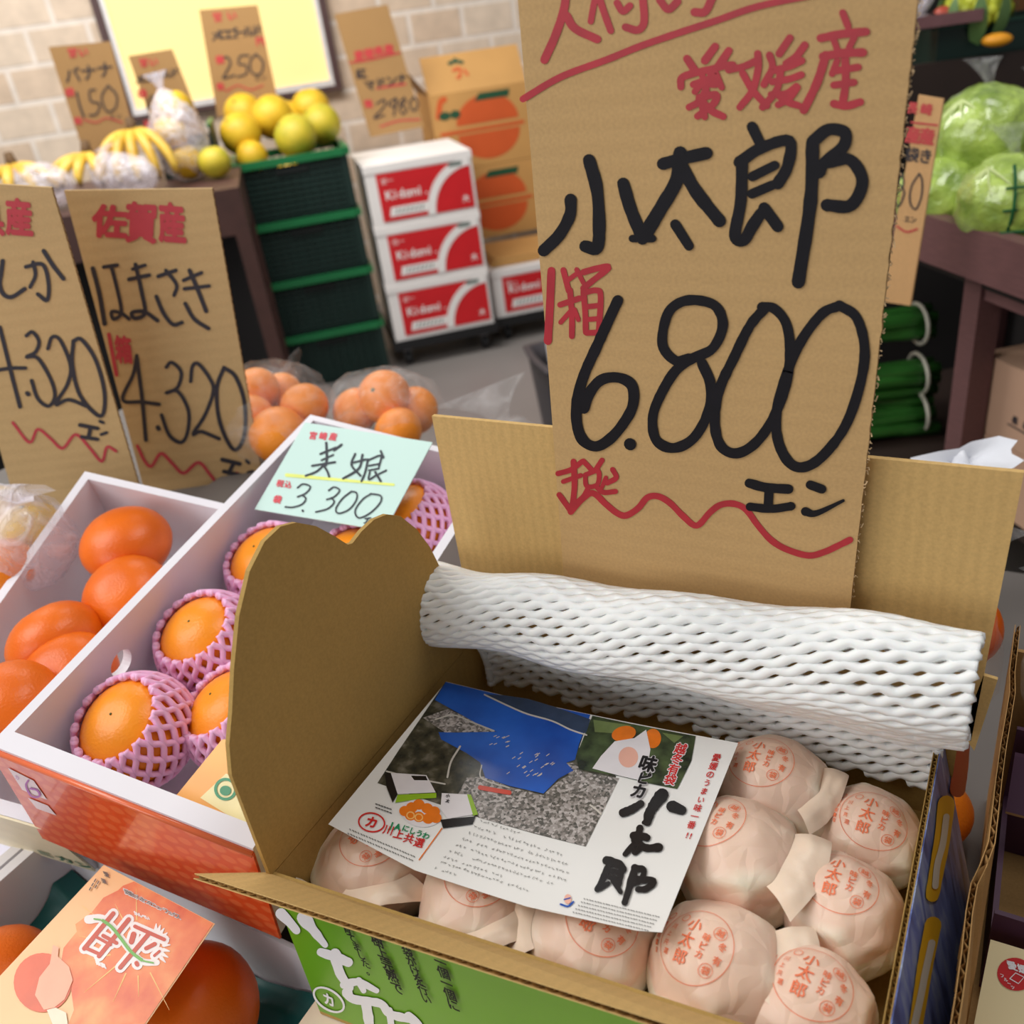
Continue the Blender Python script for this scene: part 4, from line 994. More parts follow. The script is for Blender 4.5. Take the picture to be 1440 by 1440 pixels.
L_poly('dark_leaves_print', [[(912, 146), (1030, 172), (1250, 218), (1236, 300), (1190, 392), (1100, 372), (1000, 345), (868, 322), (858, 280), (890, 200)]], DARKL, .0009)
L_poly('leaf_print', [[(915, 160), (980, 170), (1040, 180), (985, 205), (920, 200)], [(1140, 205), (1210, 218), (1180, 240)]], LEAF, .0011)
b = flatmb(); disc(b, lf(.0013), 1015, 207, 40, 25, rot=-.2); disc(b, lf(.0013), 1110, 224, 27, 32)
for x, y in ((322, 450), (345, 440), (372, 452), (395, 462), (318, 475), (345, 480), (375, 485), (300, 462), (400, 482)): disc(b, lf(.0015), x, y, 19, 17)
b.build('oranges_print', POR, lt, world=True)
L_poly('bag_print', [[(985, 232), (1050, 222), (1088, 195), (1102, 260), (1096, 300), (1060, 360), (1000, 345), (912, 320), (940, 280)]], PWH, .0015)
b = flatmb(); disc(b, lf(.0017), 1030, 285, 32, 34); b.build('stamp_print', PPINK, lt, world=True)
b = flatmb(); disc(b, lf(.0013), 352, 468, 66, 44, rot=.15); b.build('plate_print', PWH, lt, world=True)
b = flatmb()
for x, y in ((345, 482), (318, 476)): ring(b, lf(.0018), x, y, 12, 11, 4, 18)
b.build('cut_orange_print', mat('printed_pale_orange', (250, 190, 110), .25), lt, world=True)
L_poly('carton_top_print', [[(254, 340), (370, 345), (400, 400), (276, 408)], [(420, 402), (502, 405), (522, 470), (440, 485), (415, 455)]], PWH, .0015)
L_poly('carton_side_print', [[(236, 344), (254, 340), (276, 408), (260, 436), (240, 385)], [(415, 488), (530, 476), (520, 502), (424, 516)], [(320, 348), (368, 348), (374, 362), (330, 362)]], PK, .0016)
L_poly('carton_green_print', [[(276, 410), (402, 402), (402, 418), (345, 422), (268, 436)], [(502, 405), (515, 406), (538, 470), (522, 474)]], PLG, .0016)
rx, ry = .979, .204; dx, dy = -.37, .93
def lt_text(b, s, x, y, sz, st, l, fat=.03, vert=True):
    text(b, s, lf(l), x, y, (rx * sz, ry * sz), (-dx * sz, -dy * sz), st, fat)
b = flatmb(); lt_text(b, '味', 1094, 310, 58, (0, 0), .0030, .04); lt_text(b, 'ピ', 1080, 358, 44, (0, 0), .0030, .04); lt_text(b, 'カ', 1064, 400, 52, (0, 0), .0030, .04); lt_text(b, '小太', 440, 412, 13, (-1, 16), .0021)
F = lf(.0020)
for pts, w, w2 in (([(1140, 412), (1118, 440), (1100, 470), (1092, 500)], 34, 22), ([(1092, 500), (1080, 502)], 16, 10), ([(1070, 440), (1040, 458), (1014, 468)], 20, 24), ([(1172, 450), (1205, 464)], 28, 24),
                   ([(1048, 545), (1080, 548), (1090, 552)], 22, 20), ([(1068, 520), (1058, 560), (1020, 605)], 18, 14), ([(1050, 560), (1085, 585), (1130, 585)], 18, 22), ([(1062, 592), (1052, 600)], 18, 16),
                   ([(960, 625), (1000, 640), (1012, 655)], 24, 20), ([(962, 650), (945, 690), (928, 720)], 18, 14), ([(975, 660), (1005, 668)], 16, 14), ([(970, 680), (998, 688)], 14, 14), ([(1010, 650), (1000, 700), (995, 712)], 16, 14), ([(940, 715), (965, 700)], 16, 12), ([(980, 690), (1005, 730)], 14, 12),
                   ([(1050, 660), (1032, 720), (1018, 765)], 22, 16), ([(1050, 650), (1080, 660), (1072, 690), (1050, 700)], 18, 16), ([(1060, 690), (1112, 695), (1090, 720), (1062, 722)], 20, 16)):
    brush(b, pts, w * 1.3, F, w2=w2 * 1.3, rag=.2)
b.build('black_lettering', PK, lt, world=True)
b = flatmb()
for i, ch in enumerate('越冬有袋'):
    x, y = 1201 - 11.5 * i, 262 + 34 * i
    text(b, ch, lf(.0021), x, y, (rx * 40, ry * 40), (-dx * 40, -dy * 40), (0, 0), .08)
for ch, x, y, z_ in (('味', 1094, 310, 58), ('ピ', 1080, 358, 44), ('カ', 1064, 400, 52)): lt_text(b, ch, x, y, z_, (0, 0), .0021, .09)
b.build('white_outline_print', PWH, lt, world=True)
b = flatmb()
for i, ch in enumerate('越冬有袋'): lt_text(b, ch, 1201 - 11.5 * i, 262 + 34 * i, 38, (0, 0), .0026, .025)
for i, ch in enumerate('愛媛のうまい味一番'): lt_text(b, ch, 1318 - 10.2 * i, 292 + 27.5 * i, 28 if i not in (3, 4, 5) else 25, (0, 0), .0012, .015)
lt_text(b, '!!', 1222, 545, 26, (12, 3), .0012, .03)
ring(b, lf(.0012), 191, 500, 42, 30, 5, 40, rot=.1); lt_text(b, 'カ', 191, 500, 40, (0, 0), .0012, .04)
lt_text(b, '川上共選', 246, 524, 34, (33, 13), .0012, .02)
b.build('red_lettering', PRED, lt, world=True)
b = flatmb(); lt_text(b, 'JA', 256, 508, 30, (20, 5), .0012, .04); lt_text(b, 'にしうわ', 302, 518, 24, (22, 7.5), .0012); b.build('green_lettering', PGR, lt, world=True)
b = flatmb(); brush(b, [(420, 515), (380, 570), (345, 618)], 3.5, lf(.0012)); b.build('orange_rule', POR, lt, world=True)
b = flatmb(); rnd = random.Random(11)
for i in range(9):
    x, y = 545 - 20 * i, 488 + 20 * i - (4 if i > 6 else 0); n = [11, 24, 27, 29, 30, 28, 16, 27, 26][i]
    if i > 6: x += 10
    for k in range(n):
        xx, yy = x + k * 12.2, y + k * 4.0
        if yy > 590 + (xx - 300) * .22 + 40 and i > 6: break
        if rnd.random() < .06: continue
        for z_ in range(2):
            a_ = rnd.uniform(-.6, 2.2); q_ = V((math.cos(a_), math.sin(a_))) * rnd.uniform(2, 3.6); c_ = V((xx + rnd.uniform(1, 7), yy + rnd.uniform(-1, 4)))
            brush(b, [c_ - q_, c_ + q_], 1.7, lf(.0012), False)
b.build('paragraph_print', PGRY, lt, world=True)
b = flatmb()
for i in range(5):
    for k in range(28): brush(b, [(905 - 9 * i + k * 9 - 20, 747 + 11 * i + k * 2.4), (908 - 9 * i + k * 9 - 20 + (k * 7 % 3), 750 + 11 * i + k * 2.4)], 2.4, lf(.0012), False)
for i in range(2):
    for k in range(24): brush(b, [(120 - 6 * i + k * 9, 523 + 13 * i + k * 3.6), (123 - 6 * i + k * 9 + (k * 5 % 3), 527 + 13 * i + k * 3.6)], 2.6, lf(.0012), False)
    for k in range(6): brush(b, [(205 + k * 9, 440 + 12 * i + k * 3), (210 + k * 9, 442 + 12 * i + k * 3)], 3.5, lf(.0012), False)
b.build('small_print', mat('printed_dark_grey_text', (84, 84, 84), .3), lt, world=True)
b = flatmb(); disc(b, lf(.0012), 832, 748, 12, 16); b.build('emblem_pale_print', PPINK, lt, world=True)
b = flatmb(); brush(b, [(808, 765), (832, 772), (850, 758)], 6, lf(.0014)); brush(b, [(820, 750), (840, 745)], 4, lf(.0014)); b.build('emblem_blue_print', SEA, lt, world=True)

# ---------------------------------------------------------------- the big price sign
SY = .540
sfn = lambda l: (lambda u, v: ony(u, v, SY) + V((0, -l, 0)))
cs = [(719, -110), (1303, -110), (1246, 400), (1190, 905), (797, 868), (765, 440)]
sg = thing('price_sign', 'tall kraft price sign marked 6,800 in black felt pen behind the foam net', 'price sign', (-.2, SY, .84))
b = MB()
edge = [(1303 - (57 / 510) * (k * 12.75) if k < 40 else 0, -110 + k * 12.75) for k in range(40)]
edge = [(1303 - 57 * k / 40 + 2.2 * noise.noise(V((k * .9, 0, 0))), -110 + 510 * k / 40) for k in range(40)] + [(1246 - 56 * k / 40 + 2.4 * noise.noise(V((k * .9, 5, 0))), 400 + 505 * k / 40) for k in range(41)]
outl = [(719, -110)] + edge + [(797, 868), (780, 640), (765, 440), (745, 200)]
front = [sfn(0)(*c) for c in outl]
b.prism([p for p in front], (0, .0006, 0)); b.prism([p + V((0, .0040, 0)) for p in front], (0, .0006, 0))
b.build('board', KRAFT, sg, world=True)
b = MB(); re = [sfn(-.0023)(x - 3, y) for x, y in edge]
for k in range(len(re) - 1):
    p, q_ = re[k], re[k + 1]
    for j in range(2):
        a = p.lerp(q_, j / 2 + .05); c = p.lerp(q_, j / 2 + .45); b.prism([a + V((0, -.0016, 0)), c + V((0, .0016, 0)), c + V((-.01, .0016, 0)), a + V((-.01, -.0016, 0))], (0, .0005, .0005))
rnd = random.Random(5)
for k in range(0, len(edge) - 1):
    for j in range(2):
        e = edge[k]; p = sfn(rnd.uniform(-.004, -.0005))(e[0] - 1, e[1] + rnd.uniform(-8, 8)); r = rnd.uniform(.0006, .0016)
        b.tube([p, p + V((r, rnd.uniform(-1, 1) * r, rnd.uniform(-1, 1) * r)), p + V((r * 1.6, rnd.uniform(-1, 1) * r, rnd.uniform(-2, 2) * r))], .0004, 4)
b.build('torn_edge', cardboard('kraft_torn', (206, 176, 134), axis=0), sg, world=True)
R_, K_ = sfn(.0004), sfn(.0008)
def Z1(x, y): return (730 + x / 2.526, y / 2.526)
def Z2(x, y): return (740 + x / 2.667, 360 + y / 2.667)
b = flatmb()
for pts, w in (([(796, -20), (794, 10), (782, 48), (766, 84)], 12), ([(797, 22), (809, 40), (840, 55)], 12), ([(836, 2), (831, 30)], 9), ([(842, -6), (850, 18), (859, 43)], 10), ([(904, -6), (906, 30), (897, 42), (880, 38)], 11), ([(868, 4), (876, 16), (886, 8)], 10), ([(928, 0), (940, 13), (953, 2)], 11), ([(977, 17), (992, 16), (1002, -4)], 12),
               ([(736, 139), (789, 108), (853, 84), (900, 65), (952, 47), (1007, 29), (1066, 9), (1146, -8)], 10)): brush(b, pts, w, R_)
for pts, w in (([(597, 208), (625, 250)], 24), ([(697, 165), (660, 215)], 24), ([(745, 180), (715, 225), (682, 262)], 24), ([(575, 308), (580, 275), (640, 255), (740, 232), (760, 230)], 22), ([(620, 300), (700, 272)], 22), ([(650, 262), (655, 285)], 20), ([(700, 262), (720, 310)], 20), ([(625, 325), (650, 300), (700, 300)], 20), ([(665, 318), (640, 360), (605, 380)], 22), ([(640, 350), (700, 335), (690, 370), (635, 412)], 22), ([(640, 345), (680, 390), (725, 413)], 22), ([(650, 375), (660, 415)], 20),
               ([(745, 248), (800, 235), (850, 212)], 22), ([(848, 190), (850, 240), (830, 320), (785, 380)], 22), ([(795, 260), (830, 320), (880, 375)], 22), ([(962, 135), (925, 190)], 24), ([(1015, 160), (985, 200), (950, 225)], 24), ([(890, 195), (900, 240), (870, 300)], 22), ([(905, 250), (960, 235), (1005, 215)], 22), ([(900, 290), (960, 280), (1003, 265)], 22), ([(930, 250), (915, 320), (865, 380)], 22), ([(895, 335), (950, 330), (985, 305)], 20), ([(990, 310), (960, 350), (920, 372)], 20), ([(915, 330), (950, 360), (995, 375)], 22),
               ([(1150, 45), (1168, 92)], 22), ([(1072, 135), (1150, 120), (1232, 112)], 26), ([(1118, 140), (1130, 175)], 20), ([(1192, 130), (1172, 170)], 20), ([(1080, 200), (1150, 188), (1222, 186)], 26), ([(1090, 195), (1060, 290), (1012, 390)], 26), ([(1130, 215), (1112, 262)], 20), ([(1122, 252), (1205, 238)], 22), ([(1158, 200), (1160, 290), (1150, 365)], 24), ([(1118, 302), (1190, 292)], 22), ([(1118, 368), (1160, 376), (1212, 362)], 24)):
    brush(b, [Z1(*p) for p in pts], w / 2.526 * 1.18, R_, rag=.1)
for pts, w in (([(95, 55), (90, 180), (82, 318)], 30), ([(140, 52), (160, 130)], 22), ([(150, 95), (195, 62)], 18), ([(190, 50), (215, 100)], 18), ([(215, 60), (270, 45), (310, 42), (250, 92), (215, 120)], 24), ([(128, 182), (200, 158)], 22), ([(165, 128), (172, 220), (172, 300)], 22), ([(172, 200), (130, 248)], 18), ([(182, 200), (196, 238)], 18), ([(215, 130), (222, 210), (224, 285)], 22), ([(215, 138), (262, 128), (280, 150), (272, 290)], 22), ([(225, 190), (270, 185)], 20), ([(225, 238), (268, 234)], 20), ([(228, 288), (268, 286)], 22),
               ([(120, 815), (170, 800), (210, 770)], 20), ([(140, 845), (205, 822)], 18), ([(178, 770), (182, 860), (172, 955)], 22), ([(125, 895), (150, 930), (168, 955)], 22), ([(215, 768), (245, 800)], 20), ([(285, 765), (262, 800)], 20), ([(222, 820), (270, 805), (268, 855), (228, 862), (222, 820)], 18), ([(235, 865), (215, 900), (185, 925)], 18), ([(262, 862), (290, 885), (335, 882)], 20), ([(325, 800), (338, 830), (305, 850)], 20), ([(300, 830), (285, 865)], 16),
               ([(168, 958), (205, 915), (250, 888), (300, 930), (340, 962), (375, 972), (420, 945), (455, 905), (495, 900), (540, 925), (590, 975), (640, 1010), (690, 960), (730, 932), (780, 928), (825, 950), (870, 1010), (920, 1065), (980, 1100), (1060, 1122), (1120, 1108), (1170, 1085), (1215, 1063)], 24)):
    brush(b, [Z2(*p) for p in pts], w / 2.667, R_, rag=.1)
b.build('red_lettering', RED, sg, world=True)
b = flatmb()
for pts, w in (([(803, 280), (802, 302), (787, 330), (765, 352)], 15), ([(829, 225), (840, 267), (843, 317), (840, 348), (824, 346)], 16), ([(877, 258), (887, 293), (904, 335)], 16), ([(890, 335), (918, 335)], 10), ([(933, 230), (962, 222), (994, 215)], 16), ([(957, 215), (952, 253), (930, 292), (906, 332)], 18), ([(958, 232), (980, 270), (1012, 310)], 17), ([(950, 315), (969, 345)], 13),
               ([(1058, 178), (1071, 205)], 14), ([(1040, 228), (1070, 208), (1110, 198), (1108, 233), (1094, 258)], 15), ([(1044, 225), (1042, 283), (1034, 330), (1046, 338), (1058, 318), (1070, 300)], 15), ([(1058, 248), (1090, 232)], 12), ([(1058, 272), (1086, 260)], 13), ([(1075, 292), (1094, 318)], 15),
               ([(1143, 200), (1140, 283), (1123, 396)], 17), ([(1144, 198), (1165, 182), (1188, 186), (1186, 206), (1160, 228), (1152, 242)], 16), ([(1165, 228), (1195, 224), (1213, 254), (1197, 288), (1163, 288)], 16)): brush(b, pts, w * 1.1, K_, rag=.1)
for pts, w in (([(345, 165), (310, 240), (265, 340), (220, 440), (192, 540), (192, 630), (215, 690), (265, 712), (320, 680), (370, 620), (402, 555), (398, 485), (350, 455), (285, 462), (240, 510), (218, 570)], 38), ([(390, 703), (392, 705)], 42),
               ([(612, 382), (560, 390), (512, 330), (530, 220), (580, 172), (650, 165), (715, 190), (738, 262), (700, 345), (630, 380), (560, 430), (500, 530), (475, 610), (490, 690), (555, 718), (630, 680), (685, 580), (692, 480), (660, 400)], 36),
               ([(900, 190), (840, 260), (780, 380), (725, 500), (708, 620), (730, 710), (790, 738), (860, 700), (925, 610), (975, 480), (990, 350), (975, 250), (930, 195), (885, 190)], 36),
               ([(1175, 185), (1110, 215), (1030, 320), (975, 450), (940, 580), (945, 690), (985, 770), (1040, 790), (1110, 750), (1195, 640), (1250, 490), (1270, 350), (1240, 230), (1175, 183)], 36),
               ([(838, 850), (900, 866), (985, 872)], 34), ([(912, 872), (908, 938)], 32), ([(840, 938), (920, 946), (995, 936)], 30), ([(1066, 856), (1110, 872)], 32)): brush(b, [Z2(*p) for p in pts], w / 2.667 * 1.06, K_, rag=.12)
brush(b, [Z2(*p) for p in [(1048, 956), (1090, 962), (1190, 915)]], 34 / 2.667, K_, w2=12 / 2.667)
b.build('black_lettering', INK, sg, world=True)

# ---------------------------------------------------------------- left: tilted tray of netted citrus
TRAYW = mat('white_tray_board', (234, 230, 236), .45, .02, 12)
def sleeve_mat():
    k = NT('orange_oval_print'); tc = k.n('ShaderNodeTexCoord'); mp = k.n('ShaderNodeMapping'); mp.inputs['Scale'].default_value = (60, 60, 78); mp.inputs['Rotation'].default_value = (0, .45, 0)
    k.l(tc.outputs['Object'], mp.inputs[0]); vo = k.n('ShaderNodeTexVoronoi'); vo.inputs['Scale'].default_value = 1; vo.inputs['Randomness'].default_value = .12; k.l(mp.outputs[0], vo.inputs['Vector'])
    rp = k.n('ShaderNodeValToRGB'); k.l(vo.outputs['Distance'], rp.inputs[0]); e = rp.color_ramp.elements
    e[0].position = .36; e[0].color = lin((232, 106, 58)); e[1].position = .48; e[1].color = lin((222, 78, 34))
    k.l(rp.outputs[0], k.b.inputs['Base Color']); k.b.inputs['Roughness'].default_value = .28; k.b.inputs['Coat Weight'].default_value = .3; return k.m
SLEEVE = sleeve_mat()
T1 = V((-.650, .232, .878)); R1 = euler(math.radians(6.4), math.radians(7.5), math.radians(12.0)); W1_, D1, H1 = .235, .481, .134
def tray(name, label, T, R, w, d, h, th, front, left_hole=None, group=None, base=None):
    """open board tray; T is the top front left corner"""
    o = T + R @ V((0, 0, -h)); t = thing(name, label, 'fruit tray', o, R, group); m = base or TRAYW
    b = MB(); b.box((0, 0, 0), (w, d, .005)); b.build('base', m, t)
    b = MB(); b.box((0, 0, .005), (w, front, h)); b.build('front_wall', m, t)
    b = MB(); b.box((th, d - th, .005), (w - th, d, h)); b.build('back_wall', m, t)
    b = MB()
    if left_hole:
        y, z, r = left_hole
        holed(b, [(front, .005), (d, .005), (d, h), (front, h)], [(y + r * math.cos(a), z + r * math.sin(a)) for a in [i / 24 * 6.2832 for i in range(24)]], lambda a, c: V((0, a, c)), (th, 0, 0))
    else: b.box((0, front, .005), (th, d, h))
    b.build('left_wall', m, t)
    b = MB(); b.box((w - th, front, .005), (w, d, h)); b.build('right_wall', m, t)
    return t
hole = onp(172, 933, T1 + R1 @ V((.01, 0, 0)), R1 @ V((1, 0, 0))); hl = R1.transposed() @ (hole - (T1 + R1 @ V((0, 0, -H1))))
tr1 = tray('netted_fruit_tray', 'tilted white tray with orange printed front, holding netted citrus', T1, R1, W1_, D1, H1, .009, .016, (hl.y, hl.z, .013))
b = MB(); b.box((-.001, -.0025, -.002), (W1_ + .001, -.0003, H1 - .0045)); b.build('orange_front_print', SLEEVE, tr1)
b = MB(); b.tube([(-.0, -.0014, H1 - .005), (W1_, -.0014, H1 - .005)], .0026, 8); b.build('folded_edge', mat('orange_fold', (232, 112, 66), .25, coat=.4), tr1, True)
o1 = T1 + R1 @ V((0, 0, -H1)); lf1 = lambda l: (lambda u, v: onp(u, v, o1 + R1 @ V((0, -.0025, 0)), R1 @ V((0, 1, 0))) - R1 @ V((0, l, 0)))
b = flatmb(); b.poly([lf1(.0006)(*p) for p in ((12, 1079), (48, 1097), (67, 1124), (32, 1110))]); b.poly([lf1(.0006)(*p) for p in ((40, 1121), (68, 1132), (80, 1146), (52, 1136))]) ; b.build('white_label', mat('pale_label', (236, 214, 216), .35), tr1, world=True)
b = flatmb(); brush(b, [(41, 1096), (38, 1104), (46, 1118), (57, 1118), (54, 1110), (44, 1107)], 2.6, lf1(.0012)); text(b, 'か', lf1(.0012), 26, 1092, (7, 3), (-2, -7), (0, 0)); b.build('number_six', mat('purple_ink', (176, 84, 172), .4), tr1, world=True)
# netted citrus
def netted(px, D_, label, r=.045, axis=(0, -.35, .93), spin=0, zz=-.052):
    c = onp(px[0], px[1], T1 + R1 @ V((0, 0, zz)), R1 @ V((0, 0, 1)))
    q = R1.transposed() @ (c - (T1 + R1 @ V((0, 0, -H1)))); e = r + .005
    q = V((min(max(q.x, .009 + e), W1_ - .009 - e), min(max(q.y, .016 + e), D1 - .009 - e), max(q.z, .006 + e * .9)))
    c = T1 + R1 @ V((0, 0, -H1)) + R1 @ q
    R = V((0, 0, 1)).rotation_difference(V(axis).normalized()).to_matrix()
    t = thing('netted_citrus', label, 'citrus', c, R @ Matrix.Rotation(spin, 3, 'Z'), 'golden citrus in pink foam nets')
    b = MB(); b.ball((0, 0, 0), r, r, r * .86, 32, 20, fn=lambda d: 1 - .05 * math.exp(-((1 - d.z) / .02)) + .012 * noise.noise(d * 1.5 + c * 9)); b.build('fruit', GOLD, t, True, weld=True)
    b = MB(); b.ball((.002, .001, r * .825), .0012, .0012, .0008, 8, 5); b.build('stem_button', STEM, t, True)
    b = MB(); N = 38; M = 46
    for i in range(N):
        pts = []
        for j in range(M + 1):
            v = j / M; th = math.radians(176 - 131 * v)
            w = math.cos(2 * math.pi * (v * 5.5 + .5 * (i % 2)))
            ph = (i + .5 + .36 * w) / N * 2 * math.pi + v * .5
            q = r + .0028 + .0015 * max(0, (v - .8) * 5) ** 2
            pts.append(V((q * math.sin(th) * math.cos(ph), q * math.sin(th) * math.sin(ph), q * .88 * math.cos(th))))
        b.tube(pts, lambda q: .0028 + .0007 * max(0, q - .93) * 14, 6)
    b.build('foam_net', PINK, t, True)
    return t
netted((190, 1028), 0, 'golden citrus in pink foam net, front left corner of the orange fronted tray', .047, (.05, -.45, .9), .2)
netted((292, 903), 0, 'golden citrus in pink foam net, second along the left side of the tray', .046, (0, -.4, .9), .5)
netted((385, 800), 0, 'golden citrus in pink foam net, at the left end of the mint price card', .045, (-.1, -.4, .9), .9)
netted((335, 1010), 0, 'golden citrus in pink foam net, mostly hidden by the kraft flap at the tray front', .044, (-.25, -.35, .9), 1.3)
netted((505, 800), 0, 'golden citrus in pink foam net, glimpsed in the notch of the kraft flap', .044, (0, -.4, .9), 1.7)
netted((580, 738), 0, 'golden citrus in pink foam net, right of the mint price card', .046, (-.25, -.3, .9), 2.1)
t = thing('fruit_leaflet', 'orange leaflet with cream corner and green ring mark lying in the netted fruit tray', 'leaflet', T1 + R1 @ V((.14, .03, -.045)), R1)
cp = T1 + R1 @ V((0, .05, -.03)); cn = R1 @ V((-.1, -.55, 1)); cf = lambda l: sheetfn(cp, cn, l)
b = MB(); b.prism([cf(0)(*p) for p in ((245, 1122), (312, 1040), (420, 1030), (420, 1190), (352, 1166))], (0, 0, -.0006)); b.build('sheet', mat('peach_leaflet', (248, 178, 92), .3, .04, 20), t, world=True)
b = flatmb(); b.poly([cf(.0005)(*p) for p in ((282, 1122), (318, 1088), (420, 1110), (420, 1185), (352, 1166))]); b.build('cream_corner', mat('cream_print', (246, 234, 176), .3), t, world=True)
b = flatmb(); ring(b, cf(.001), 318, 1110, 14, 14, 4, rot=.3); disc(b, cf(.001), 318, 1112, 8, 7); b.build('green_ring_mark', PGR, t, world=True)
# mint price card
CN = (.149, -.369, .918); CP = at(429, 592, 1.025); kf = lambda l: (lambda x, y: sheetfn(CP, CN, l)(330 + x / 3.892, 500 + y / 3.892))
t = thing('price_card', 'mint green price card marked 3,300 resting on the netted fruit', 'price card', sheetfn(CP, CN, 0)(480, 670))
b = MB(); b.prism([sheetfn(CP, CN, 0)(*p) for p in ((429, 594), (608, 622), (541, 746), (358, 716))], V(CN) * -.0012); b.build('card', mat('mint_card', (206, 234, 226), .35, .01, 10), t, world=True)
b = flatmb()
for pts, w in (([(502, 480), (505, 560), (500, 600)], 14), ([(470, 540), (555, 505)], 12), ([(585, 490), (545, 520)], 14), ([(475, 575), (540, 545)], 10), ([(425, 605), (550, 585)], 12), ([(500, 590), (450, 635), (390, 660)], 12), ([(490, 605), (510, 640), (518, 665)], 12),
               ([(660, 540), (640, 600), (690, 660)], 12), ([(700, 545), (680, 620), (595, 675)], 13), ([(640, 590), (720, 570)], 11), ([(730, 570), (715, 640), (695, 690)], 12), ([(730, 575), (800, 550), (790, 610)], 11), ([(735, 605), (790, 595)], 10), ([(735, 630), (790, 620)], 10), ([(800, 525), (815, 560)], 12), ([(740, 640), (735, 680), (770, 660)], 11), ([(770, 640), (800, 690)], 13), ([(830, 630), (790, 650)], 10),
               ([(345, 725), (375, 705), (415, 720), (390, 755), (345, 775)], 9), ([(370, 765), (390, 785), (370, 815), (320, 832), (278, 830)], 9), ([(372, 850), (374, 853)], 12), ([(515, 740), (545, 722), (575, 740), (545, 775), (505, 790)], 9), ([(530, 780), (545, 805), (510, 840), (445, 858)], 9),
               ([(640, 745), (590, 785), (555, 840), (570, 865), (625, 845), (665, 795), (668, 755), (640, 745)], 9), ([(745, 760), (700, 790), (660, 850), (680, 890), (740, 865), (795, 810), (800, 770), (745, 758)], 9), ([(715, 895), (745, 890)], 8), ([(730, 895), (720, 915)], 8), ([(710, 918), (745, 922)], 8), ([(780, 895), (800, 905)], 7)):
    brush(b, pts, w, kf(.0006))
b.build('black_lettering', mat('slate_ink', (54, 58, 66), .5), t, world=True)
b = flatmb()
text(b, '宮崎産', kf(.0006), 430, 440, (44, 6), (10, -44), (55, 3), .03); text(b, '袋', kf(.0006), 235, 790, (44, 8), (14, -44), (0, 0), .04); text(b, '税込', kf(.0006), 250, 702, (40, 6), (12, -40), (44, 6), .03)
b.build('red_lettering', mat('pink_red_ink', (226, 84, 96), .5), t, world=True)
b = flatmb(); brush(b, [(285, 655), (560, 680), (870, 708)], 20, kf(.0004), w2=14); b.build('yellow_line', mat('yellow_highlighter', (232, 240, 130), .5), t, world=True)

# ---------------------------------------------------------------- left: tray of loose oranges
T2 = V((-.890, .533, .930)); R2 = euler(math.radians(10.1), math.radians(20.2), math.radians(14.9)); D2, H2, W2 = .36, .125, .174
T2f = T2 + R2 @ V((0, -D2, 0))
tr2 = tray('loose_fruit_tray', 'tilted white tray of large loose oranges beside the netted fruit tray', T2f, R2, W2, D2, H2, .009, .012)
b = MB(); b.box((0, -.0022, 0), (W2, -.0003, H2)); b.build('cream_front_print', mat('cream_carton_print', (238, 226, 190), .5), tr2)
b = flatmb(True); g = lambda x, y: V((x, -.003, y)); text(b, 'ミカン', g, .13, .02, (.02, 0), (0, .02), (.02, 0), .04); b.build('green_lettering', mat('dull_green_ink', (70, 120, 96), .5), tr2)
for (px, D_, r, ax, lab) in (((178, 765), 1.045, .0475, (-.05, .1, -1), 'large deep orange fruit at the back of the loose orange tray'), ((182, 842), .99, .0455, (-.35, .45, -.8), 'pale cheeked orange second from the back of the tray, against the right wall'),
                             ((78, 901), .98, .0455, (.5, -.1, -.8), 'tilted egg shaped orange by the left wall of the tray'), ((112, 955), .935, .0435, (-.3, .4, -.85), 'pale cheeked orange near the front, half behind the right wall of its tray'), ((10, 998), .905, .046, (.1, .3, -.95), 'deep orange fruit at the front of the loose orange tray, cut by the picture edge')):
    q = R2.transposed() @ (at(px[0], px[1], D_) - (T2f + R2 @ V((0, 0, -H2)))); e = r * .93
    q = V((min(max(q.x, .009 + e), W2 - .009 - e * .88), min(max(q.y, .012 + e), D2 - .009 - e), max(q.z, .006 + e * .85)))
    citrus('large_orange', T2f + R2 @ V((0, 0, -H2)) + R2 @ q, r, ORANGE, lab, 'orange', 'large oranges in the loose fruit tray', .78, axis=ax)
# their price signs
K2 = cardboard('kraft_left_signs', (204, 170, 120), axis=2, freq=70, var=.05); INK2 = mat('soft_black_marker', (48, 44, 52), .5); RED2 = mat('soft_red_marker', (196, 62, 72), .5)
def Z3(p): return (p[0] / 3, 240 + p[1] / 3)
def left_sign(corners, P, n, label, reds, blacks, rt, bt):
    t = px_sign('price_sign', corners, P, n, .0045, K2, label, 'kraft signs behind the loose orange tray')
    f = sheetfn(P, n, .0008)
    b = flatmb()
    for pts, w in reds: brush(b, [Z3(p) for p in pts], w / 3 * 1.15, f)
    for a in rt: text(b, a[0], f, a[1], a[2], a[3], a[4], a[5], .045)
    b.build('red_lettering', RED2, t, world=True)
    b = flatmb()
    for pts, w in blacks: brush(b, [Z3(p) for p in pts], w / 3 * 1.15, f)
    for a in bt: text(b, a[0], f, a[1], a[2], a[3], a[4], a[5], .045)
    b.build('black_lettering', INK2, t, world=True)
    # the flutes at its cut right edge
    nn = V(n).normalized(); nn = nn if nn.dot(CAM - V(P)) > 0 else -nn
    f0 = sheetfn(P, n, 0); a, c = f0(*corners[1]), f0(*corners[2]); e = MB(); k = 160
    side = (f0(corners[1][0] + 4, corners[1][1]) - a)
    e.grid(lambda u, v: a.lerp(c, u) - nn * (.0022 + .0016 * math.sin(u * 260)) + side * (.30 - .6 * v), k, 1)
    e.build('fluted_edge', KBD, t, world=True)
    return t
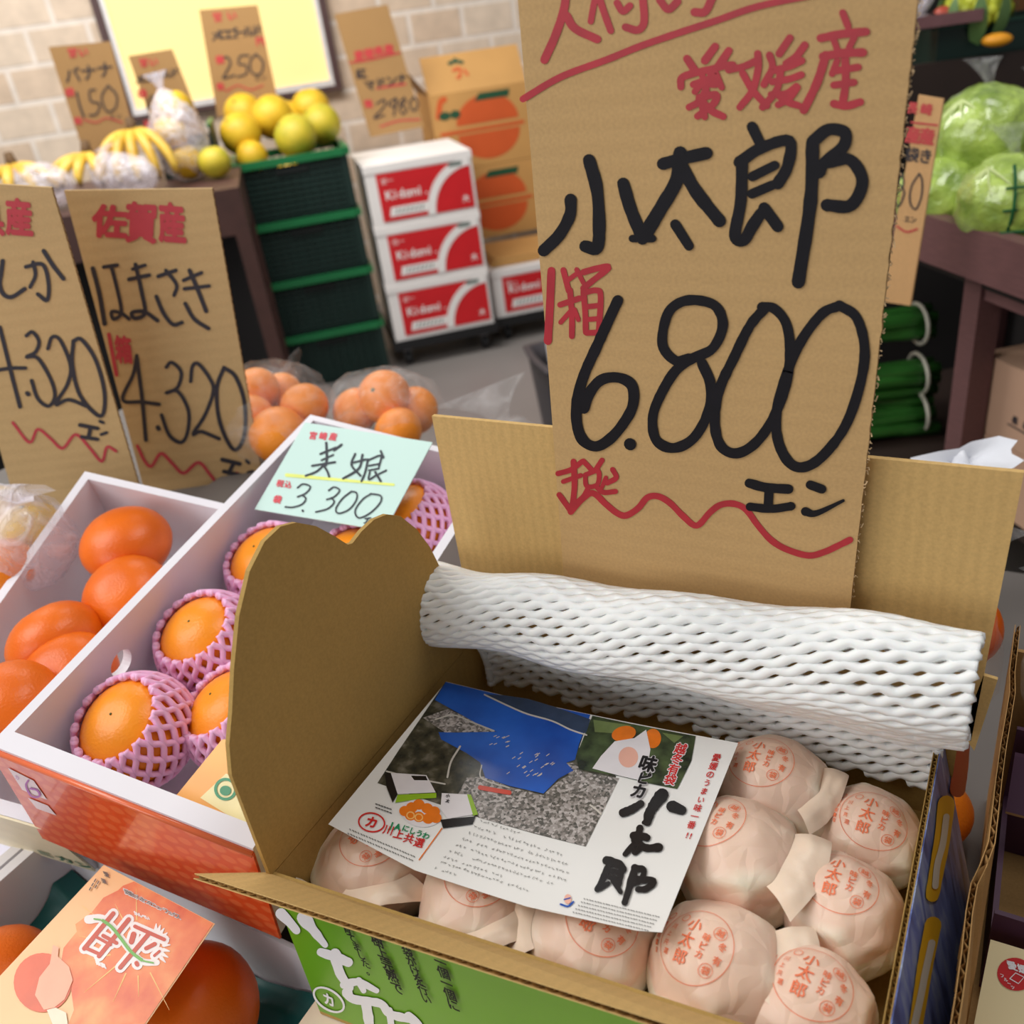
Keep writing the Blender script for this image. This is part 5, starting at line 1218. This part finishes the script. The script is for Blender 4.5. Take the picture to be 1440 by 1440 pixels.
left_sign([(90, 268), (298, 265), (372, 690), (203, 690)], at(91, 270, 1.215), (.535, -.843, -.044), 'kraft price sign marked 4,320 standing behind the oranges, nearer the mint card',
    [([(460, 690), (492, 860)], 14), ([(580, 1160), (612, 1225), (640, 1245), (680, 1192), (728, 1235), (775, 1275), (838, 1230), (890, 1285), (930, 1325), (1000, 1275)], 12)],
    [([(392, 412), (420, 520), (442, 645)], 17), ([(438, 406), (495, 398)], 14), ([(470, 402), (500, 520), (512, 600), (480, 625), (472, 595), (510, 600), (545, 625)], 14), ([(545, 458), (630, 440)], 15), ([(560, 415), (612, 398)], 13), ([(572, 395), (598, 510), (612, 600), (570, 622), (558, 598), (610, 595), (665, 632)], 15), ([(668, 445), (742, 420)], 15), ([(700, 420), (745, 480), (735, 525)], 14), ([(660, 530), (690, 600), (730, 648), (768, 640)], 15), ([(775, 462), (850, 430)], 14), ([(778, 498), (882, 486)], 14), ([(800, 420), (838, 510), (870, 592)], 16), ([(782, 560), (820, 625), (880, 665)], 15),
     ([(578, 780), (562, 860), (518, 965), (600, 975), (672, 985)], 14), ([(578, 790), (600, 960), (616, 1135)], 15), ([(666, 1082), (670, 1088)], 17), ([(702, 828), (725, 808), (765, 850), (748, 915), (700, 938), (750, 930), (795, 1010), (792, 1100), (765, 1145), (715, 1115), (682, 1030)], 14), ([(805, 888), (812, 825), (838, 815), (885, 875), (900, 930), (865, 1030), (815, 1110), (850, 1100), (925, 1130)], 14), ([(945, 830), (915, 920), (928, 1060), (985, 1175), (1030, 1120), (1032, 980), (995, 870), (945, 830)], 15),
     ([(938, 1218), (1012, 1236)], 16), ([(985, 1235), (965, 1275)], 15), ([(945, 1268), (1025, 1286)], 15), ([(1040, 1222), (1050, 1232)], 12), ([(1048, 1272), (1066, 1268)], 12)],
    [('佐', 155, 312, (50, 3), (2, -48), (0, 0)), ('賀', 199, 314, (46, 3), (2, -58), (0, 0)), ('産', 242, 314, (40, 3), (-4, -58), (0, 0)), ('箱', 174, 492, (24, 1), (-4, -40), (0, 0))], [])
left_sign([(-110, 252), (72, 264), (200, 700), (24, 716)], at(-110, 262, 1.175), (.516, -.854, -.06), 'kraft price sign marked 4,320 cut by the left picture edge, behind the oranges',
    [([(55, 1062), (125, 1145), (160, 1090), (215, 1130), (265, 1170), (320, 1112), (380, 1170), (430, 1225), (452, 1165), (490, 1182)], 11)],
    [([(12, 380), (6, 430), (0, 480), (15, 520), (50, 532), (105, 498)], 16), ([(110, 405), (180, 395), (205, 470), (200, 545), (160, 520)], 15), ([(140, 385), (150, 440), (128, 490)], 14), ([(185, 338), (225, 400), (268, 455)], 16), ([(0, 660), (30, 780), (60, 900), (85, 995)], 15), ([(-20, 842), (50, 832), (108, 832)], 14), ([(116, 938), (120, 942)], 17), ([(112, 695), (138, 680), (165, 720), (150, 765), (112, 785), (160, 790), (215, 880), (232, 950), (205, 992), (160, 960), (134, 885)], 14), ([(203, 750), (220, 702), (255, 715), (298, 820), (285, 900), (235, 985), (290, 965), (365, 992)], 14), ([(310, 718), (306, 820), (340, 950), (425, 1035), (442, 940), (405, 800), (345, 712), (310, 718)], 15), ([(338, 1072), (412, 1086)], 15), ([(382, 1085), (374, 1125)], 15), ([(345, 1122), (412, 1132)], 14), ([(422, 1056), (436, 1062)], 12), ([(428, 1112), (450, 1104)], 12)],
    [('産', 27, 306, (40, 3), (-4, -54), (0, 0)), ('県', -14, 308, (40, 3), (-4, -50), (0, 0))], [])

# ---------------------------------------------------------------- lower left: level tray with teal tissue
TEAL = mat('teal_tissue', (20, 92, 88), .45, .12, 12, bump=.2, bscale=30)
t = thing('gift_fruit_tray', 'white tray lined with teal tissue in the lower left corner', 'fruit tray', (-.6, .1, .575))
ZT = .575; ZTT = .674; XL, XR, YF, YB = -.772, -.422, -.02, .287
b = MB(); b.box((XL, YF, ZT), (XR, YB, ZT + .006)); b.build('base', TRAYW, t, world=True)
b = MB(); b.box((XL, YB - .004, ZT + .006), (XR, YB, ZTT)); b.build('back_wall', TRAYW, t, world=True)
b = MB(); b.box((XL, YF, ZT + .006), (XL + .012, YB - .004, ZTT)); b.build('left_wall', TRAYW, t, world=True)
b = MB(); b.box((XL, YF - .01, ZT), (XR, YF, ZTT)); b.build('front_wall', TRAYW, t, world=True)
b = MB(); b.box((XR - .008, YF, ZT + .006), (XR, YB - .004, ZT + .03)); b.build('right_wall', TRAYW, t, world=True)
b = MB(); b.grid(lambda u, v: V((XL + .013 + u * (XR - XL - .023), YF + .002 + v * (YB - YF - .008), ZT + .012 + .010 * (noise.noise(V((u * 6, v * 6, 0))) + .4) + .012 * max(0, .25 - abs(noise.noise(V((u * 3.1, v * 4.3, 2))))) * 3 + .03 * max(0, abs(u - .5) * 2 - .8) * 3 + .03 * max(0, v - .9) * 5)), 80, 90)
solo(b, 'tissue_sheet', TEAL, 'creased teal tissue paper lining the lower left white tray', 'tissue paper', smooth=True)
citrus('gift_orange', (-.505, .212, .656), .0545, ORANGE, 'large orange under the leaflet with the striped pulp picture, lower left', 'orange', None, .86, axis=(-.2, .2, -.9), nu=40, nv=26)
citrus('gift_orange', (-.685, .160, .648), .0515, ORANGE, 'large orange at the left picture edge in the teal lined tray', 'orange', None, .86, axis=(.2, .3, -.9), nu=32, nv=20)
KN = V((.094, -.155, .983)); KP = at(145, 1220, .855); ef = lambda l: (lambda x, y: sheetfn(KP, KN, l)(x / 4.8, 1150 + y / 4.8))
t = thing('fruit_leaflet', 'leaflet with close up orange pulp and two white outlined characters, lower left', 'leaflet', sheetfn(KP, KN, 0)(150, 1400))
LCK = [(700, 318), (1450, 715), (640, 1900), (-330, 1420)]
b = MB(); b.prism([ef(0)(*p) for p in LCK], KN * -.0005); b.build('sheet', mat('peach_print', (250, 196, 138), .25, .05, 12), t, world=True)
def pulp_mat():
    k = NT('pulp_print'); tc = k.n('ShaderNodeTexCoord'); nz = k.n('ShaderNodeTexNoise'); nz.inputs['Scale'].default_value = 28; nz.inputs['Detail'].default_value = 7; k.l(tc.outputs['Object'], nz.inputs['Vector'])
    rp = k.n('ShaderNodeValToRGB'); k.l(nz.outputs['Fac'], rp.inputs[0]); e = rp.color_ramp.elements
    e[0].position = .32; e[0].color = lin((222, 92, 56)); e[1].position = .72; e[1].color = lin((250, 176, 104)); x = e.new(.5); x.color = lin((240, 128, 72))
    k.l(rp.outputs[0], k.b.inputs['Base Color']); k.b.inputs['Roughness'].default_value = .25; return k.m
b = flatmb(); b.poly([ef(.0004)(*p) for p in [(905, 432), (1440, 715), (640, 1890), (300, 1730), (420, 1500), (500, 1300), (480, 1150), (410, 1000), (430, 880), (520, 770), (510, 720), (620, 640), (700, 540), (800, 490), (830, 460)]]); b.build('pulp_print', pulp_mat(), t, world=True)
b = flatmb()
for i in range(14):
    a = i / 14 * 6.283 + .2
    if -1.2 < math.atan2(math.sin(a), math.cos(a)) < .75: continue
    brush(b, [(930 + 190 * math.cos(a), 880 + 190 * math.sin(a)), (930 + (330 + 70 * (i % 3)) * math.cos(a), 880 + (330 + 70 * (i % 3)) * math.sin(a))], 9, ef(.0006), w2=2)
b.build('starburst_print', mat('print_gold', (252, 204, 120), .25), t, world=True)
K = [([(768, 650), (572, 888)], 30), ([(872, 690), (672, 938)], 30), ([(700, 800), (790, 850)], 26), ([(660, 812), (750, 862)], 20), ([(575, 880), (665, 920)], 24), ([(915, 738), (1112, 826)], 26), ([(1005, 790), (815, 1015)], 30), ([(905, 790), (890, 842)], 36), ([(1048, 856), (990, 886)], 28), ([(1080, 905), (1045, 935)], 18), ([(925, 985), (930, 995)], 30)]
b = flatmb()
for p, w in K: brush(b, p, w + 42, ef(.0008))
brush(b, [(600, 690), (690, 685), (760, 740), (830, 830), (900, 920), (970, 975), (1060, 980)], 60, ef(.0008), w2=44)
for i in range(9): a = i / 9 * 2.6 - 1.5; brush(b, [(1050 + 60 * math.cos(a), 870 + 110 * math.sin(a)), (1050 + 100 * math.cos(a), 870 + 150 * math.sin(a))], 26, ef(.0008), w2=8)
text(b, '愛媛かんきつのニューフェイス', ef(.0008), 858, 506, (40, 16), (-16, -44), (26.5, 12.6), .08); text(b, 'かんぺい', ef(.0008), 920, 650, (28, 12), (-11, -30), (26, 10), .1); text(b, '果実', ef(.0008), 665, 985, (34, 14), (-13, -36), (36, 16), .1)
b.build('white_outline_print', mat('print_off_white', (244, 236, 232), .25), t, world=True)
b = flatmb()
for p, w in K: brush(b, p, w, ef(.0011))
b.build('red_lettering', mat('print_brick_red', (202, 74, 44), .25), t, world=True)
b = flatmb(); brush(b, [(640, 688), (700, 700), (760, 745), (820, 820), (890, 910), (960, 965), (1040, 985)], 10, ef(.0014)); brush(b, [(700, 700), (760, 745), (820, 820), (890, 910), (960, 965)], 22, ef(.0014)); b.build('green_wave_print', mat('print_leaf_green', (112, 180, 74), .25), t, world=True)
b = flatmb(); text(b, '愛媛かんきつのニューフェイス', ef(.0012), 858, 506, (34, 14), (-14, -37), (26.5, 12.6), .01); text(b, '愛果', ef(.0012), 722, 388, (40, 15), (-18, -40), (-16, 46), .03)
for i in range(5): brush(b, [(650 - 8 * i + 30 * (i % 2), 420 + 14 * i), (640 - 8 * i + 30 * (i % 2), 436 + 14 * i)], 8, ef(.0012))
b.build('dark_lettering', mat('print_dark_brown', (96, 78, 72), .3), t, world=True)
b = flatmb(); disc(b, ef(.0007), 290, 1115, 195, 200); b.build('orange_picture', mat('print_deep_orange', (226, 96, 54), .25, .12, 30), t, world=True)
b = flatmb(); b.poly([ef(.0010)(*p) for p in ((362, 862), (400, 880), (395, 940), (470, 1010), (495, 1100), (440, 1230), (370, 1285), (300, 1300), (240, 1200), (270, 1080), (340, 990))]); b.build('peeled_picture', mat('print_peach_peel', (248, 176, 142), .25, .05, 30), t, world=True)
b = flatmb(); b.poly([ef(.0010)(*p) for p in ((320, 1300), (380, 1285), (450, 1320), (470, 1450), (380, 1450))]); b.build('tag_picture', mat('print_cream_tag', (240, 228, 200), .3), t, world=True)
# neighbour tray further left with a length of black string
t = thing('plain_white_tray', 'empty looking white tray at the far left edge, beside the teal lined tray', 'fruit tray', (-.95, .1, ZT))
b = MB()
for lo, hi in (((-1.12, YF, ZT), (-.776, .287, ZT + .006)), ((-.788, YF, ZT + .006), (-.776, .287, ZTT)), ((-1.12, .279, ZT + .006), (-.788, .287, ZTT)), ((-1.12, YF, ZT + .006), (-1.11, .279, ZTT)), ((-1.11, YF, ZT + .006), (-.788, YF + .008, ZTT))): b.box(lo, hi)
b.build('walls', TRAYW, t, world=True)
b = MB(); b.tube(catmull([onz(28, 1166, ZTT + .002), onz(40, 1167, ZTT + .002), onz(50, 1162, ZTT + .003), onz(57, 1158, ZTT + .01)], 5), .0011, 6); solo(b, 'black_string', INK, 'short black string lying over the rim of the far left white tray', 'string')
# cream carton under the kraft box
t = thing('cream_carton', 'cream topped white carton under the kraft box, its corner at the bottom edge', 'carton', (-.2, .35, .6015))
b = MB(); b.box((-.416, .12, .6015), (.012, .57, .650)); b.build('body', WHITE, t, world=True)
b = MB(); b.box((-.417, .119, .650), (.013, .571, .6555)); b.build('lid', mat('cream_lid', (240, 222, 194), .5), t, world=True)
def bq(T, R, w, d, h, x0=0): return [T + R @ V(q) for q in ((x0, .085, -h), (w, .085, -h), (w, d, -h), (x0, d, -h))]
riser(bq(T1, R1, W1_, D1, H1, .05)); riser(bq(T2f, R2, W2, D2, H2))
riser([(-1.35, .50, .80), (-.94, .5, .8), (-.94, .95, .8), (-1.35, .95, .8)]); riser([(-.94, .62, .81), (-.80, .74, .81), (-.80, .98, .81), (-.94, .98, .81)])

# ---------------------------------------------------------------- bagged oranges behind the trays
for px, D_, r, lab in (((360, 550), 1.36, .035, 'upper orange of the bag behind the nearer 4,320 sign'), ((428, 572), 1.3, .034, 'orange standing clear at the right of the bag beside the 4,320 sign'), ((352, 590), 1.32, .036, 'orange at the left of its bag, touching the edge of the 4,320 sign'),
                       ((392, 612), 1.27, .040, 'largest front orange of the bag beside the 4,320 sign'), ((395, 555), 1.4, .034, 'rear orange of the bag beside the 4,320 sign')):
    citrus('bagged_orange', at(*px, D_), r, PLAIN, lab, 'orange', 'oranges bagged beside the 4,320 sign', .9, axis=(random.uniform(-.5, .5), .4, -.7))
bag('orange_bag', at(388, 585, 1.32), (.1, .085, .078), at(406, 522, 1.42), 'clear bag of oranges between the nearer 4,320 sign and the mint card', FILM, 'clear bags of oranges', 3)
for px, D_, r, lab in (((540, 558), 1.28, .038, 'orange with its stem end up in the bag behind the mint card'), ((582, 578), 1.3, .036, 'right hand orange of the bag behind the mint card'), ((560, 607), 1.24, .034, 'low orange of the bag just above the mint card edge'), ((500, 578), 1.3, .034, 'left orange behind the cloudy film of the bag above the mint card')):
    citrus('bagged_orange', at(*px, D_), r, PLAIN, lab, 'orange', 'oranges bagged behind the mint card', .9, axis=(.1, -.7, .6) if px[0] == 540 else (.3, .5, -.7))
bag('orange_bag', at(542, 578, 1.29), (.095, .07, .062), at(482, 566, 1.2), 'clear bag of oranges behind the mint price card', FILM, 'clear bags of oranges', 7)
for k, (x, y, z, lab) in enumerate(((-.60, .93, .655, 'orange low in the bag behind the kraft back flap'), (-.53, .95, .655, 'second orange low in the bag behind the kraft back flap'))):
    pass
bag('orange_bag', (-.57, .95, .72), (.085, .07, .098), (-.628, .975, .872), 'clear bag whose loose end shows above the kraft back flap', FILM, 'clear bags of oranges', 5, tr=.02)
for px, D_, r, m, lab in (((45, 745), 1.12, .034, LEMON, 'yellow fruit left of the loose orange tray, in a clear bag'), ((4, 800), 1.08, .034, PLAIN, 'orange fruit at the left picture edge in a clear bag'), ((0, 720), 1.16, .032, LEMON, 'yellow fruit at the very edge behind the film fold')):
    citrus('small_citrus', at(*px, D_), r, m, lab, 'citrus', 'small citrus bagged at the left edge', .9)
bag('citrus_bag', at(15, 765, 1.11), (.075, .065, .055), at(14, 690, 1.06), 'clear bag with a pale violet sheen left of the loose orange tray', FILM2, None, 12)

# ---------------------------------------------------------------- right: torn display carton, bagged oranges, purple carton
KT = cardboard('kraft_torn_wall', (178, 138, 86), axis=1, freq=100)
t = thing('torn_display_carton', 'brown display carton with a torn corrugated edge right of the kraft box', 'carton', (.2, .55, .622))
ed = [(.0165, .30, .800), (.0175, .332, .806), (.0185, .36, .802), (.0188, .39, .806), (.0185, .42, .803), (.0195, .445, .800), (.0225, .45, .812), (.0255, .463, .822), (.0255, .49, .826), (.0258, .52, .822), (.0262, .55, .826), (.0275, .58, .822), (.0285, .61, .826), (.0272, .64, .822), (.0272, .67, .828), (.0276, .70, .824)]
ed = [V(p) for p in ed]
b = MB(); n = len(ed); low = [V((.031, p.y, .624)) for p in ed]
for a in (0, .0036):
    vs = [p + V((a, 0, 0)) for p in ed] + [p + V((a, 0, 0)) for p in low]; vs += [v + V((.0005, 0, 0)) for v in vs]
    m2 = 2 * n
    b.add(vs, [(i, i + 1, n + i + 1, n + i) for i in range(n - 1)] + [(m2 + i, m2 + n + i, m2 + n + i + 1, m2 + i + 1) for i in range(n - 1)] + [(i, m2 + i, m2 + i + 1, i + 1) for i in range(n - 1)] + [(0, n, m2 + n, m2), (n - 1, m2 + n - 1, m2 + 2 * n - 1, 2 * n - 1)])
k = 9
fine = catmull(ed, k)
def flu(u, v):
    i = min(int(u * (len(fine) - 1)), len(fine) - 1); p = fine[i]
    return V((p.x + .002 + .0016 * math.sin(p.y * 2 * math.pi / .0085), p.y, p.z - .0005 - .05 * v))
b.grid(flu, (len(fine) - 1), 1)
b.build('torn_left_wall', KT, t, world=True)
b = MB(); b.box((.0315, .696, .624), (.36, .70, .80)); b.build('back_wall', KT, t, world=True)
b = MB(); b.box((.356, .30, .624), (.36, .696, .80)); b.build('right_wall', KT, t, world=True)
b = MB(); b.box((.0315, .30, .6205), (.36, .70, .624)); b.build('base', KT, t, world=True)
PURP = mat('purple_carton_board', (74, 40, 66), .55, .08, 10); PKRAFT = mat('kraft_edge', (170, 134, 92), .7)
t = thing('purple_carton', 'dark purple open carton inside the torn brown one, at the right edge', 'carton', (.2, .56, .6245))
b = MB(); b.box((.040, .50, .625), (.34, .504, .712)); b.build('front_wall', PURP, t, world=True)
b = MB(); b.prism([(.040, .610, .764), (.34, .610, .764), (.34, .585, .728), (.040, .585, .728)], (0, .002, .002)); b.build('hanging_flap', PURP, t, world=True)
b = MB(); b.prism([(.040, .585, .728), (.34, .585, .728), (.34, .586, .7245), (.040, .586, .7245)], (0, .003, .001)); b.build('flap_edge', PKRAFT, t, world=True)
b = MB(); b.box((.040, .64, .625), (.34, .644, .765)); b.build('back_wall', PURP, t, world=True)
b = MB(); b.box((.040, .504, .625), (.044, .64, .69)); b.build('side_wall', PURP, t, world=True)
b = MB(); b.box((.336, .504, .625), (.34, .64, .765)); b.build('side_wall', PURP, t, world=True)
KP2 = V((.039, .487, .70)); n2 = V((0, -.62, .78))
qf = lambda l: sheetfn(KP2, n2, l)
t = thing('cream_card', 'cream card with a round red seal in the lower right corner', 'card', qf(0)(1440, 1400))
b = MB(); b.prism([qf(0)(*p) for p in ((1393, 1321), (1560, 1372), (1560, 1560), (1358, 1500))], -n2.normalized() * .0008); b.build('sheet', mat('cream_card', (238, 222, 176), .5, .03, 12), t, world=True)
b = flatmb(); disc(b, qf(.0005), 1428, 1370, 26, 23, rot=.3); b.build('red_seal', mat('seal_red', (204, 36, 40), .4), t, world=True)
b = flatmb(); text(b, '愛媛', qf(.001), 1423, 1358, (14, 4), (-4, -13), (15, 5), .05); 
for pts in ([(1420, 1376), (1428, 1368), (1440, 1374), (1432, 1383), (1420, 1376)],): brush(b, pts, 1.4, qf(.001), False)
text(b, 'フルーツ', qf(.001), 1409, 1372, (6, 2), (-1, -6), (5, 5.5), .03); b.build('white_seal_lettering', WHITE, t, world=True)
citrus('bagged_orange', (-.014, .712, .803), .036, ORANGE, 'glossy orange showing at the right end of the kraft back flap', 'orange', None, .92, axis=(.3, -.5, .8))
citrus('bagged_orange', (-.012, .635, .655), .034, PLAIN, 'orange seen through the gap between the blue printed wall and the torn carton', 'orange', None, .92)
bag('orange_bag', (-.03, .70, .775), (.055, .045, .08), (.0, .76, .885), 'clear bag around the orange at the right end of the back flap', FILM, None, 14)
bag('plastic_bag', (.075, .655, .815), (.04, .035, .055), (.05, .69, .90), 'crumpled clear bag above the purple carton at the right edge', FILM, None, 16)
bag('plastic_bag', at(1335, 668, 1.1) - V((0, 0, .09)), (.045, .04, .097), at(1372, 640, 1.08), 'white shiny plastic bag peeking over the right part of the back flap', mat('white_shiny_bag', (236, 238, 246), .25, .04, 20, bump=.6, bscale=30), None, 18, tr=.02)
